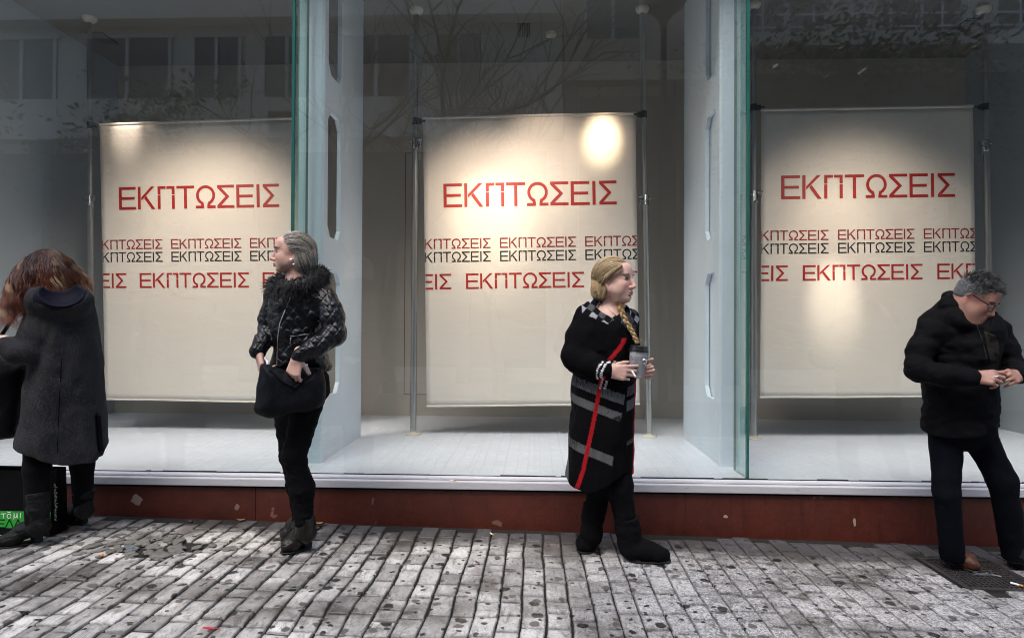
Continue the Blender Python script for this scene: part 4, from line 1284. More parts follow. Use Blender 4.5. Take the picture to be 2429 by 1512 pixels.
    for a_, b_ in zip(ring, ring[1:] + ring[:1]): cf.cone(a_, b_, .034, .034, .02)
    for k in (4, 5, 6, 7): cf.cone(ring[k], ring[k] + A3((.01, -.02, -.045)), .034, .026, .02)
    fur = cf.obj('fur_collar', FUR, jk, lambda V: np.tile(A3((.006, .006, .007)), (len(V), 1)))
    V, Fc = cf.mesh(); rgc = rg.randint(0, len(V), 4200)
    for i in rgc:
        p = V[i]; ctr = min(ring, key=lambda r: np.sum((r - p) ** 2)); d = unit(p - ctr); d = unit(d + rg.normal(size=3) * .35 + A3((0, 0, -.45)))
        L = rg.uniform(.014, .036); g = A3((0, 0, -.010))
        paths.append(np.array([p - d * .006, p + d * L * .5 + g * .3, p + d * L + g + rg.normal(size=3) * .004])); cols.append(A3((.007, .007, .008)) * rg.uniform(.5, 2.6) + (A3((.02, .018, .014)) if rg.rand() < .08 else 0))
    strands('fur_tufts', paths, .0016, cols, FUR, fur, 3, .1)
    settle(o)
    # her bag
    b = on_ground(690, 1300); 
    bag = thing('handbag', 'slouchy black cloth handbag held in front of the woman in the quilted jacket', 'bag', P(688, 992, -.2))
    f = FBOX(Y, 580, 1010, 800, 840, -0.42, .2, .005)
    poly = [(622, 866), (618, 890), (612, 920), (604, 950), (600, 968), (610, 984), (632, 991), (660, 988), (700, 978), (735, 972), (762, 960), (772, 942), (774, 915), (770, 888), (764, 872), (735, 872), (700, 880), (665, 876), (640, 868)]
    f.pillow(poly, Y - .15, .070, .07)
    f.wrinkle(.012, 9, 2, stretch=(1.5, 1, .7)); f.wrinkle(.005, 22, 4, stretch=(1.5, 1, .8))
    f.obj('pouch', BAGC, bag)
    m = MB(); m.tube([Vector(q) for q in (f.hit(640, 876, .004), f.hit(672, 905, .006), f.hit(700, 918, .006), f.hit(735, 890, .006), f.hit(752, 876, .004)) if q is not None], .006, 8); m.build('strap', BAGC, bag, smooth=True)
    m = MB(); q = Vector(P(727, 863, -.30)); m.tube([q, q + Vector((.001, 0, -.012)), q + Vector((.004, 0, -.045))], [.007, .003, .0035], 8); m.build('zip_pull', SILVER, bag, smooth=True)
    m = MB(); q = Vector(P(618, 905, -.19)); m.tube([q, q + Vector((-.012, -.01, -.03)), q + Vector((-.016, -.01, -.055))], [.003, .004, .003], 6); m.build('tassel', SILVER, bag, smooth=True)
    settle(bag)
    kz = thing('key_ring', 'small bunch of keys in the right hand of the woman with the handbag', 'keys', P(633, 850, -.17))
    m = MB()
    for i in range(4): q = Vector(P(631 + i * 2, 848 + i * 3, -.172 - .004 * i)); m.tube([q, q + Vector((.008 - .004 * i, -.01, -.014))], .0035, 6)
    m.build('keys_bunch', SILVER, kz, smooth=True); settle(kz)
    return o

# ------------------------------------------------------------------ blonde woman with the cup
def woman_blonde():
    Y = on_ground(1470, 1326).y + .06
    base = on_ground(1455, 1318)
    o = thing('person', 'blonde woman with a braid in black knitted coat with red stripes, holding a cup', 'person', base, 'people waiting along the shop front')
    P = lambda x, y, d=0: J(x, y, Y + d)
    h = Head(P(1459, 664, -.06), (.83, -.55, .02), (.0, 0, 1), 1.0)
    fd = FBOX(Y, 1325, 1160, 1560, 600, -0.38, .32, .0034)
    h.build(fd, full=1.0)
    fd.cone(h.p(-.018, 0, -.045), P(1450, 733, .0), .052, .064, .02)
    fd.ell(P(1444, 757, .005), (.118, .100, .075), .05); fd.cone(P(1449, 770), P(1440, 900), .11, .12, .05)
    Rw, Lw = P(1440, 880, -.215), P(1508, 884, -.07)
    fd.chain([(P(1400, 757, -.01), .040), (P(1370, 846, -.10), .030), (Rw, .028)], .02)
    fd.chain([(P(1474, 768, .08), .034), (P(1488, 832, .05), .032), (Lw, .026)], .02)
    hand(fd, Rw, (.98, -.06, -.06), (.1, .9, -.05), 1, ((12, 22, 14), (20, 30, 18), (28, 38, 22), (34, 42, 24)), (.75, .40, .5), 1.03, spread=.07)
    hand(fd, Lw, (.93, -.10, .10), (.1, -1, .0), -1, ((78, 50, 30), (80, 50, 30), (82, 50, 30), (84, 48, 30)), (.6, .6, .3), .92, spread=.04)
    bc = A3((.70, .45, .37))
    body = fd.obj('body', SKIN, o, lambda V: h.colors(V, bc, (.46, .14, .14), (.64, .25, .22), .55))
    eyes(h, body, fd, (.025, .025, .022), (.13, .075, .042), .0032)
    # necklace with a cross
    m = MB(); pts = tube_on(fd, [(1421, 703), (1428, 716), (1440, 730), (1452, 740), (1459, 746)], 0, .002)
    m.tube(pts, .0014, 6); q = pts[-1]
    m.tube([q, q + Vector((.002, -.004, -.030))], .0026, 6); m.tube([q + Vector((-.008, -.003, -.011)), q + Vector((.010, -.003, -.011))], .0024, 6)
    m.build('cross_necklace', SILVER, body, smooth=True)
    m = MB(); c = Vector(P(1528, 857, -.20)); m.tube([c + Vector((.012 * math.cos(a), -.004 * math.sin(a), .011 * math.sin(a))) for a in np.linspace(0, 6.2, 14)], .0028, 6); m.build('ring', SILVER, body, smooth=True)
    # hair
    cap = Field(h.p(0, 0, 0) - .22, h.p(0, 0, 0) + .22, .004)
    h.ell(cap, -.022, 0, .030, .097, .081, .092, 0); h.ell(cap, -.055, 0, -.010, .068, .070, .080, .03)
    h.ell(cap, -.074, -.018, -.050, .049, .053, .058, .04)
    h.ell(cap, .106, 0, -.036, .084, .13, .104, .01, 's')
    for l in (-1, 1): h.ell(cap, .016, l * .088, -.042, .036, .030, .036, .008, 's')
    hair = cap.obj('hair', HAIR, o, lambda V: np.tile(A3((.36, .24, .115)), (len(V), 1)) * (1 + .5 * fbm(V * 55, 3)[:, None]))
    bun = A3((-.074, -.018, -.050))
    def mask(p, rg):
        f, l, u = p
        if u < -.06: return False
        if hairline(p): return False
        if f > -.018 and u < .004 and abs(l) > .03: return False
        return u > -.02 or f < -.03
    def flow(p):
        v = bun - p; return v + A3((-.05, 0, .05 if p[0] > 0 else 0))
    paths = scalp(h, (-.022, 0, .024), (.101, .083, .097), 3000, mask, flow, 10, .019, .10, .004, 5)
    rg = rgb(6)
    for k in range(800):        # the low knot of hair
        d0 = unit(rg.normal(size=3)); ax = unit(rg.normal(size=3) * .35 + A3((.1, 1, .1))); pts = []
        rr = A3((.052, .056, .062)) * rg.uniform(.92, 1.08)
        for i in range(9):
            a = i * .30; v = d0 * math.cos(a) + np.cross(ax, d0) * math.sin(a) + ax * (ax @ d0) * (1 - math.cos(a))
            pts.append(h.p(*(bun + v * rr)))
        paths.append(np.array(pts))
    # a twisted lock running back over the ear
    for k in range(120):
        ph = rg.uniform(0, 6.28); r0 = rg.uniform(.004, .013); pts = []
        for i in range(14):
            t = i / 13; f = .072 - .150 * t; u = .062 - .075 * t - .045 * t * t; l = -(.045 + .046 * math.sin(math.pi * min(1, t * .9 + .12)))
            a = ph + t * 9; pts.append(h.p(f, l + r0 * math.cos(a) * .7, u + r0 * math.sin(a)))
        paths.append(np.array(pts))
    for k in range(110):        # flyaway hairs
        d = unit(rg.normal(size=3) * A3((1, 1, .6)) + A3((-.3, 0, .5))); p0 = A3((-.022, 0, .026)) + A3((.102, .084, .097)) * d
        v = unit(unit(bun - p0) + d * .5 + rg.normal(size=3) * .35); paths.append(np.array([h.p(*(p0 + v * .010 * i + d * .004 * math.sin(i * .7))) for i in range(6)]))
    # loose locks below the ear
    for k in range(70):
        f0 = rg.uniform(-.045, -.008); pts = [h.p(f0 - .004 * i, -.080 + .002 * i, -.035 - .010 * i + .002 * rg.normal()) for i in range(7)]; paths.append(np.array(pts))
    cols = []
    for q in paths:
        w = rg.rand(); c = A3((.70, .55, .34)) * rg.uniform(.7, 1.25) if w > .35 else A3((.40, .26, .115)) * rg.uniform(.55, 1.2)
        cols.append((c * .85, c))
    strands('hair_strands', paths, .0010, cols, HAIR, hair)
    # braid falling over the left shoulder
    line = [P(1468, 716, -.10), P(1474, 738, -.125), P(1484, 760, -.145), P(1496, 780, -.155), P(1505, 796, -.165), P(1513, 812, -.17)]
    bp = []; bc_ = []
    Lp = np.array(line); tt = np.linspace(0, 1, 34); cen = np.stack([np.interp(tt, np.linspace(0, 1, 6), Lp[:, k]) for k in range(3)], 1)
    for s_ in range(3):
        for k in range(50):
            r0 = rg.uniform(0, .009); ph = rg.uniform(0, 6.28); pts = []
            for i, t in enumerate(tt):
                a = t * 15 + s_ * 2.094; w = 1 - .25 * t if t < .8 else .8
                off = A3((.85, .1, .45)) * math.sin(a) * .0095 * w + A3((0, -1, 0)) * math.sin(2 * a) * .007 * w
                rr = r0 * w * (1.0 if t < .86 else 1.5)
                pts.append(cen[i] + off + rr * A3((math.cos(ph), math.sin(ph) * .8, math.sin(ph) * .4)))
            bp.append(np.array(pts)); c = A3((.50, .30, .12)) * rg.uniform(.5, 1.35); bc_.append((c * .7, A3((.62, .44, .22)) * rg.uniform(.7, 1.2)))
    strands('braid', bp, .0017, bc_, HAIR, hair)
    # leggings, boots
    t = FBOX(Y, 1360, 1295, 1540, 1000, -0.30, .35, .005)
    kl, kr = P(1468, 1150, -.06), P(1425, 1140, .02); al, ar = P(1490, 1270, -.06), P(1402, 1262, .04)
    t.chain([(P(1458, 1000, 0), .09), (kl, .068), (al, .050)], .03); t.chain([(P(1436, 1000, 0), .09), (kr, .066), (ar, .050)], .03)
    t.wrinkle(.005, 20, 3, stretch=(1, 1, 1.6)); t.obj('leggings', LEGGING, o)
    boot('boot', o, P(1486, 1226, -.06), P(1494, 1290, -.06), on_ground(1497, 1330), on_ground(1588, 1331), .066, SUEDE, .015, .040, 1.18)
    boot('boot', o, P(1410, 1193, .04), P(1403, 1262, .04), on_ground(1410, 1295), on_ground(1378, 1312), .062, SUEDE, .015, .040, 1.15)
    # inner top
    d = FBOX(Y, 1370, 900, 1530, 720, -0.20, .3, .005)
    d.ell(P(1448, 782, -.012), (.130, .122, .085), .03); d.cone(P(1452, 800, -.02), P(1450, 880), .12, .12, .04)
    d.ell(P(1452, 722, -.085), (.085, .085, .062), .01, op='s'); d.obj('black_top', LEGGING, o)
    # knitted coat
    j = FBOX(Y, 1315, 1170, 1550, 690, -0.36, .35, .0045)
    tor = [(1414, 712), (1398, 722), (1382, 745), (1368, 785), (1364, 830), (1362, 870), (1359, 905), (1354, 960), (1349, 1020), (1345, 1080), (1338, 1130), (1345, 1190), (1420, 1200), (1470, 1190), (1502, 1160), (1504, 1110), (1506, 1040), (1506, 960), (1508, 900), (1513, 850), (1516, 800), (1513, 770), (1500, 742), (1484, 724), (1460, 735), (1436, 728)]
    hem = [(x, y) for x, y in ((1330, 1112), (1342, 1122), (1352, 1136), (1372, 1146), (1395, 1151), (1418, 1146), (1450, 1126), (1478, 1112), (1490, 1122), (1502, 1119), (1510, 1100))]
    j.pillow(tor, Y, .165, .125, hem=hem)
    j.chain([(P(1400, 754, -.02), .080), (P(1376, 800, -.06), .075), (P(1366, 846, -.105), .070)], .03)
    j.chain([(P(1364, 848, -.105), .072), (P(1400, 868, -.16), .062), (P(1436, 879, -.212), .047)], .02)
    j.chain([(P(1488, 758, .06), .065), (P(1490, 830, .04), .054), (P(1500, 876, -.03), .043)], .03)
    j.ell(P(1455, 716, -.10), (.090, .115, .064), .015, op='s')
    j.cone(P(1457, 716, -.17), P(1484, 790, -.20), .036, .014, .01, 's')
    j.cone(P(1424, 706, -.02), P(1404, 724, -.06), .030, .026, .02)          # rolled collar
    j.wrinkle(.014, 7, 5, stretch=(1.5, 1.5, .45)); j.wrinkle(.010, 9, 9, stretch=(1.3, 1.3, .5), ridge=True); j.wrinkle(.006, 18, 6, stretch=(1, 1, 1.3), mask=lambda V: np.exp(-((V[:, 2] - P(1364, 848)[2]) / .14) ** 2) + .25)
    j.cone(P(1468, 1190, -.20), P(1464, 1105, -.20), .050, .020, .01, 's')
    def cc(V):
        n = len(V); c = np.tile(A3((.0035, .0035, .0042)), (n, 1))
        # garment coordinates: flat pattern read across the front of the coat, in picture units of the coat's own plane
        k0 = at(1300, 700, Y); k1 = at(1500, 1100, Y)
        gx = 1300 + 200 * (V[:, 0] - k0.x) / (k1.x - k0.x); gy = 700 + 400 * (V[:, 2] - k0.z) / (k1.z - k0.z)
        sl = gy - (gx - 1360) * .36; s2 = gy + (gx - 1476) * .30      # the bands hang down towards the open front
        knit = ((np.sin((gx + gy) * 1.6) * np.sin((gx - gy) * 1.6)) > -.15)
        grey = np.where(knit[:, None], A3((.105, .105, .11)), A3((.022, .022, .024)))
        edge = 1480 - (gy - 900) * .20
        for a, b, a2, b2 in ((888, 912, 912, 934), (932, 952, 944, 968), (1036, 1057, 1036, 1046)):
            w = (sl > a) & (sl < b) & (gx < edge) & (gy > 886) & ~((gy < 905) & (gx < 1375) & (V[:, 1] < Y - .14)); c[w] = grey[w]
            w = (s2 > a2) & (s2 < b2) & (gx > 1478); c[w] = grey[w]
        w = (gx < 1365) & (gy > 890); c[w & (gx < 1352 + (1000 - gy) * .03)] = A3((.10, .10, .11))
        # red stripes
        xs_ = np.interp(gy, [880, 905, 960, 1040, 1100, 1150], [1421, 1417, 1408, 1392, 1380, 1364]); w = (np.abs(gx - xs_) < 4.6) & (gy > 884); c[w] = A3((.36, .012, .018))
        xs_ = np.interp(gy, [880, 1100, 1120], [1505, 1500, 1497]); w = (np.abs(gx - xs_) < 4.0) & (gy > 900); c[w] = A3((.36, .012, .018))
        xs_ = np.interp(gy, [798, 812, 826, 840, 850], [1472, 1466, 1456, 1444, 1437]); w = (np.abs(gx - xs_) < 5.6) & (gy > 800) & (gy < 850); c[w] = A3((.36, .012, .018))
        # checks at the shoulder and the lapels
        u = (gx - 1400) * .80 + (gy - 740) * .60; v = -(gx - 1400) * .60 + (gy - 740) * .80
        reg = (gx > 1378) & (gx < 1462) & (gy > 706) & (gy < 784) & (gy < 735 + (gx - 1360) * .45)& (gy < 788 - (gx - 1400) * .6)
        cu, cv = np.floor(u / 15).astype(int), np.floor(v / 15).astype(int)
        chk = np.where(((cu + cv) % 2 == 0)[:, None], grey * 1.1, A3((.006, .006, .007)))
        chk[(cu % 2 == 0) & (cv % 2 == 0)] = A3((.34, .34, .36))
        c[reg] = chk[reg]
        reg = (gx > 1464) & (gy > 742) & (gy < 812) & (gy > 700 + (gx - 1440) * .82) & (gy < 742 + (gx - 1440) * 1.0) & (gx < 1502)
        c[reg] = grey[reg]
        reg = (gx > 1488) & (gy > 728) & (gy < 770); c[reg] = chk[reg]
        # two white rings at the cuff
        q = (V - P(1364, 848, -.105)) @ unit(P(1436, 879, -.212) - P(1364, 848, -.105)); L = np.linalg.norm(P(1436, 879, -.212) - P(1364, 848, -.105))
        near = (gy > 850) & (gy < 915) & (gx > 1405) & (gx < 1452)
        for off in (-.012, .010):
            w = near & (np.abs(q - L - off + .006) < .0052) & (np.sin(gy * 1.35) > -.55); c[w] = A3((.75, .75, .75))
        return c
    kn = fabric('black_knit', (.006, .006, .007), .95, 520, .45, vcol=True)
    j.obj('knitted_coat', kn, o, cc, relax=1)
    settle(o)
    # the cup and the cigarette in her hands
    cup = thing('drink_cup', 'clear plastic cup with black lid and pale printed sleeve in the blonde woman\'s hands', 'cup', P(1509, 893, -.16))
    c0, c1 = P(1509, 893, -.165), P(1515, 832, -.165); ax = c1 - c0; L = np.linalg.norm(ax); Q = Vector((0, 0, 1)).rotation_difference(Vector(unit(ax)))
    def lat(name, prof, mt, par):
        m = MB(); m.lathe((0, 0, 0), prof, 28); m.v = [Vector(c0) + Q @ v for v in m.v]; return m.build(name, mt, par, smooth=True)
    CUPM = NT('clear_plastic'); CUPM.set(base=(.75, .77, .78), rough=.12, spec=.5); CUPM.b.inputs['Transmission Weight'].default_value = .45; CUPM = CUPM.m
    sl_ = NT('printed_sleeve'); p_ = sl_.obj()
    sl_.set(base=sl_.mix(sl_.ramp(sl_.noise(sl_.mapv(p_, (1, 1, 2)), 70, 3, .8), [(.54, 0), (.60, 1)]), srgb(150, 150, 154), srgb(70, 70, 74)), rough=.4); sl_ = sl_.m
    cb = lat('cup_body', [(.033, 0), (.034, .004), (.045, L - .004), (.046, L)], CUPM, cup)
    sv = lat('sleeve', [(.0352, .010), (.0448, L * .80)], sl_, cup)
    lat('lid', [(.049, L - .004), (.050, L + .004), (.047, L + .010), (.046, L + .024), (.040, L + .028)], plain('cup_lid', (.012, .012, .012), .35, .1), cup)
    m = MB(); cc_ = Vector(P(1497, 868, -.165)); m.tube([cc_ + Vector((.004 + .013 * math.cos(a), -.042 + .006 * abs(math.cos(a)) , .013 * math.sin(a))) for a in np.linspace(0, 6.28, 20)], .0013, 5); m.build('printed_ring', BLKINK, cup)
    settle(cup)
    cg = thing('cigarette', 'white cigarette between the blonde woman\'s fingers below the cup', 'cigarette', P(1505, 890, -.25))
    m = MB(); q0, q1 = Vector(P(1499, 879, -.255)), Vector(P(1508, 893, -.285)); m.tube([q0, q1], .0042, 8); m.build('paper_tube', plain('cigarette_paper', (.8, .8, .78), .6, .03), cg, smooth=True); settle(cg)
    return o

# ------------------------------------------------------------------ man looking down
def man():
    Y = on_ground(2300, 1352).y + .05
    base = on_ground(2310, 1345)
    o = thing('person', 'man in glasses and black jacket looking down at his hands at the right', 'person', base, 'people waiting along the shop front')
    P = lambda x, y, d=0: J(x, y, Y + d)
    h = Head(P(2316, 705, -.09), (.52, -.64, -.56), (.36, -.42, .82), .965)
    fd = FBOX(Y, 2140, 1110, 2450, 635, -0.36, .32, .0036)
    h.build(fd, male=True, full=.4)
    fd.cone(h.p(-.030, 0, -.040), P(2282, 735, .02), .058, .068, .03)
    fd.cone(P(2280, 760), P(2275, 960), .13, .14, .05)
    Rw, Lw = P(2303, 894, -.255), P(2414, 891, -.185)
    fd.chain([(P(2220, 786, -.02), .036), (P(2188, 872, -.10), .026), (P(2250, 890, -.20), .028), (Rw, .029)], .02)
    fd.chain([(P(2356, 786, .03), .034), (P(2399, 866, -.03), .026), (Lw, .028)], .02)
    hand(fd, Rw, (.80, -.45, .03), (.40, .70, -.45), 1, ((24, 36, 18), (34, 46, 24), (44, 56, 28), (52, 58, 30)), (.80, .35, .50), 1.02, tc=(14, 18))
    hand(fd, Lw, (-.74, -.60, .02), (-.45, .65, -.5), -1, ((26, 38, 18), (38, 48, 24), (48, 56, 28), (55, 58, 30)), (.80, .35, .50), 1.0, tc=(14, 18))
    bc = A3((.40, .215, .165))
    def col(V):
        c = h.colors(V, bc, (.34, .13, .11), (.48, .17, .13), .6)
        q = h.local(V); st = np.clip(1 - np.abs(q[:, 2] + .075) / .05, 0, 1) * (q[:, 0] > .0) * (q[:, 2] < -.035)      # grey stubble
        return c * (1 - .30 * st[:, None]) + A3((.10, .09, .085)) * .30 * st[:, None]
    body = fd.obj('body', SKIN, o, col)
    eyes(h, body, fd, (.05, .035, .02), (.05, .045, .04), .0034)
    # glasses
    g = MB()
    for l in (-1, 1):
        pts = [Vector(h.p(.098 - .010 * (abs(math.cos(a)) ** 2) * (1 if math.cos(a) * l > 0 else .2), l * .034 + .027 * math.cos(a), -.004 + .017 * math.sin(a))) for a in np.linspace(0, 2 * math.pi, 26)]
        g.tube(pts, .0017, 6)
        g.tube([Vector(h.p(.088, l * .062, .004)), Vector(h.p(.05, l * .079, .008)), Vector(h.p(-.005, l * .083, .012)), Vector(h.p(-.022, l * .080, -.008))], .0026, 6)
    g.tube([Vector(h.p(.100, -.008, .002)), Vector(h.p(.104, 0, .005)), Vector(h.p(.100, .008, .002))], .002, 6)
    gl = g.build('glasses', plain('glasses_frame', (.16, .05, .05), .25, .2, metal=.8), o, smooth=True)
    for l in (-1, 1):
        m = MB(); ring = [Vector(h.p(.0975 - .009 * (abs(math.cos(a)) ** 2) * (1 if math.cos(a) * l > 0 else .2), l * .034 + .026 * math.cos(a), -.004 + .016 * math.sin(a))) for a in np.linspace(0, 2 * math.pi, 24, endpoint=False)]
        fwd = Vector(h.F) * .0012
        m.add([p for p in ring] + [p + fwd for p in ring], [list(range(24))[::-1], list(range(24, 48))] + [[i, (i + 1) % 24, 24 + (i + 1) % 24, 24 + i] for i in range(24)])
        m.build('lens', GLASS, gl)
    # short hair: close grey sides, tousled darker top
    cap = Field(h.p(0, 0, 0) - .24, h.p(0, 0, 0) + .24, .004)
    h.ell(cap, -.016, 0, .034, .095, .076, .087, 0); h.ell(cap, .030, 0, .085, .052, .052, .034, .03); h.ell(cap, -.045, 0, -.015, .062, .068, .07, .03)
    h.ell(cap, .092, 0, -.040, .085, .12, .100, .010, 's'); h.ell(cap, .015, 0, -.055, .13, .095, .050, .01, 's')
    for l in (-1, 1): h.ell(cap, .022, l * .085, -.020, .036, .030, .044, .006, 's')
    def hc(V):
        q = h.local(V); n_ = 1 + .7 * fbm(V * 150, 4)[:, None]; w = np.clip((q[:, 2] - .045) / .03, 0, 1)[:, None]; return (A3((.10, .10, .105)) * (1 - w) + A3((.035, .033, .033)) * w) * n_
    hair = cap.obj('hair', HAIR, o, hc)
    rg = rgb(12); paths = []; cols = []
    for k in range(3800):
        d = unit(rg.normal(size=3)); p = A3((-.014, 0, .034)) + A3((.094, .076, .088)) * d
        f, l, u = p
        if u < -.05 or (f > .045 and u < .066) or (f > -.01 and u < .012 and abs(l) > .03) or (u < -.005 and f > -.035): continue
        top = u > .062
        L = rg.uniform(.022, .042) if top else rg.uniform(.008, .014)
        v = d * .6 + A3((.7, rg.normal() * .6, .1)) if top else d * .75 + A3((-.2, 0, -.6))
        v = unit(v + rg.normal(size=3) * (.45 if top else .25)); w = unit(np.cross(v, rg.normal(size=3)))
        pts = [h.p(*(p + v * L * t + w * L * .25 * math.sin(t * 3.1))) for t in np.linspace(0, 1, 5)]
        paths.append(np.array(pts)); c = A3((.24, .24, .25)) if not top and rg.rand() < .7 else A3((.10, .098, .10)) if rg.rand() < .55 else A3((.02, .02, .02))
        cols.append(c * rg.uniform(.6, 1.3))
    strands('hair_strands', paths, .0013, cols, HAIR, hair)
    # jeans and shoes
    t = FBOX(Y, 2170, 1345, 2455, 980, -0.35, .35, .0055)
    kr, kl = P(2246, 1170, -.06), P(2378, 1140, -.04); ar, al = P(2259, 1318, -.03), P(2404, 1318, .0)
    t.ell(P(2281, 1010, 0), (.165, .13, .13), .03)
    t.chain([(P(2243, 1040, -.02), .080), (kr, .062), (ar, .056)], .02); t.chain([(P(2325, 1040, 0), .082), (kl, .066), (al, .054)], .02)
    t.wrinkle(.006, 9, 2, stretch=(1, 1, 1.5)); t.wrinkle(.006, 9, 9, stretch=(1, 1, .8), ridge=True); t.halfspace((0, 0, -1), P(2262, 1324))
    t.obj('jeans', JEANS, o)
    boot('shoe', o, P(2256, 1290, -.03), P(2256, 1300, -.03), on_ground(2247, 1332), on_ground(2324, 1359), .050, TAN, .018, .036, .92, True)
    boot('shoe', o, P(2404, 1300, .0), P(2404, 1300, .0), on_ground(2392, 1336), on_ground(2452, 1352), .058, leather('black_shoe_leather', (.012, .010, .009), .4), .018, .036, 1.0, True)
    # jacket
    j = FBOX(Y, 2120, 1050, 2460, 675, -0.38, .38, .0055)
    tor = [(2252, 702), (2232, 718), (2205, 735), (2182, 757), (2173, 800), (2176, 860), (2182, 905), (2187, 955), (2181, 1000), (2184, 1060), (2270, 1080), (2364, 1060), (2370, 1000), (2375, 960), (2372, 915), (2374, 870), (2384, 820), (2388, 780), (2374, 750), (2354, 738), (2336, 748), (2312, 758), (2286, 744), (2268, 714)]
    hem = [(x, y) for x, y in ((2150, 1010), (2183, 1014), (2230, 1026), (2285, 1030), (2330, 1024), (2366, 1012), (2400, 1006))]
    j.pillow(tor, Y, .185, .130, hem=hem)
    j.chain([(P(2208, 784, -.02), .070), (P(2184, 830, -.06), .066), (P(2177, 872, -.10), .060)], .03)
    j.chain([(P(2176, 876, -.10), .059), (P(2240, 890, -.19), .054), (P(2304, 894, -.255), .048)], .03)
    j.chain([(P(2366, 785, .03), .068), (P(2388, 830, .0), .061), (P(2401, 870, -.03), .052)], .03)
    j.chain([(P(2401, 871, -.03), .057), (P(2413, 889, -.165), .046)], .02)
    j.chain([(P(2256, 716, .06), .052), (P(2254, 724, -.04), .043), (P(2284, 764, -.14), .032), (P(2318, 776, -.16), .028)], .03)      # stand-up collar
    j.cone(P(2303, 690, -.08), P(2314, 742, -.16), .078, .052, .01, 's')
    j.wrinkle(.010, 8, 5, stretch=(1, 1, 1.5)); j.wrinkle(.013, 7.5, 6, stretch=(1, 1, 1.9), ridge=True); j.wrinkle(.004, 24, 7)
    jm = fabric('black_jacket_cloth', (.0035, .0035, .0046), .85, 420, .5, spec=.1)
    jk = j.obj('jacket', jm, o)
    # lighter panel inside the open front, and the zip edge
    V = []; Fs = []; nu, nv = 8, 14; ok = []
    for off in (.0040, -.004):
        for b in range(nv + 1):
            for a in range(nu + 1):
                u, v = a / nu, b / nv
                x = (2333 * (1 - u) + 2362 * u) * (1 - v) + (2349 * (1 - u) + 2369 * u) * v + (4 if u > .9 and .2 < v < .8 else 0)
                y = (784 * (1 - u) + 795 * u) * (1 - v) + (859 * (1 - u) + 855 * u) * v
                q = j.hit(x, y, off); V.append(q if q is not None else V[-1])
    W_ = nu + 1; N_ = W_ * (nv + 1)
    for b in range(nv):
        for a in range(nu): k = b * W_ + a; Fs.append((k, k + 1, k + W_ + 1, k + W_)); Fs.append((N_ + k, N_ + k + W_, N_ + k + W_ + 1, N_ + k + 1))
    edge = list(range(W_)) + [b * W_ + nu for b in range(1, nv + 1)] + [nv * W_ + a for a in range(nu - 1, -1, -1)] + [b * W_ for b in range(nv - 1, 0, -1)]
    for k in range(len(edge)): a, b = edge[k], edge[(k + 1) % len(edge)]; Fs.append((a, a + N_, b + N_, b))
    mesh_obj('chest_panel', V, Fs, fabric('olive_brown_cloth', (.022, .020, .0165), .8, 500, .3), jk, True)
    m = MB(); m.tube(tube_on(j, [(2317, 770), (2322, 784), (2328, 800), (2336, 830), (2341, 850)], 0, .003), .0022, 6); m.build('zip', plain('dark_zip', (.10, .10, .10), .35, .2, metal=.8), jk, smooth=True)
    settle(o)
    cg = thing('rolling_paper', 'tiny white rolled paper held between the fingertips of the man', 'paper', P(2361, 893, -.34))
    m = MB(); m.tube([Vector(P(2356, 893, -.345)), Vector(P(2367, 892, -.34))], .003, 8); m.build('paper_tube', bpy.data.materials['cigarette_paper'], cg, smooth=True); settle(cg)
    return o

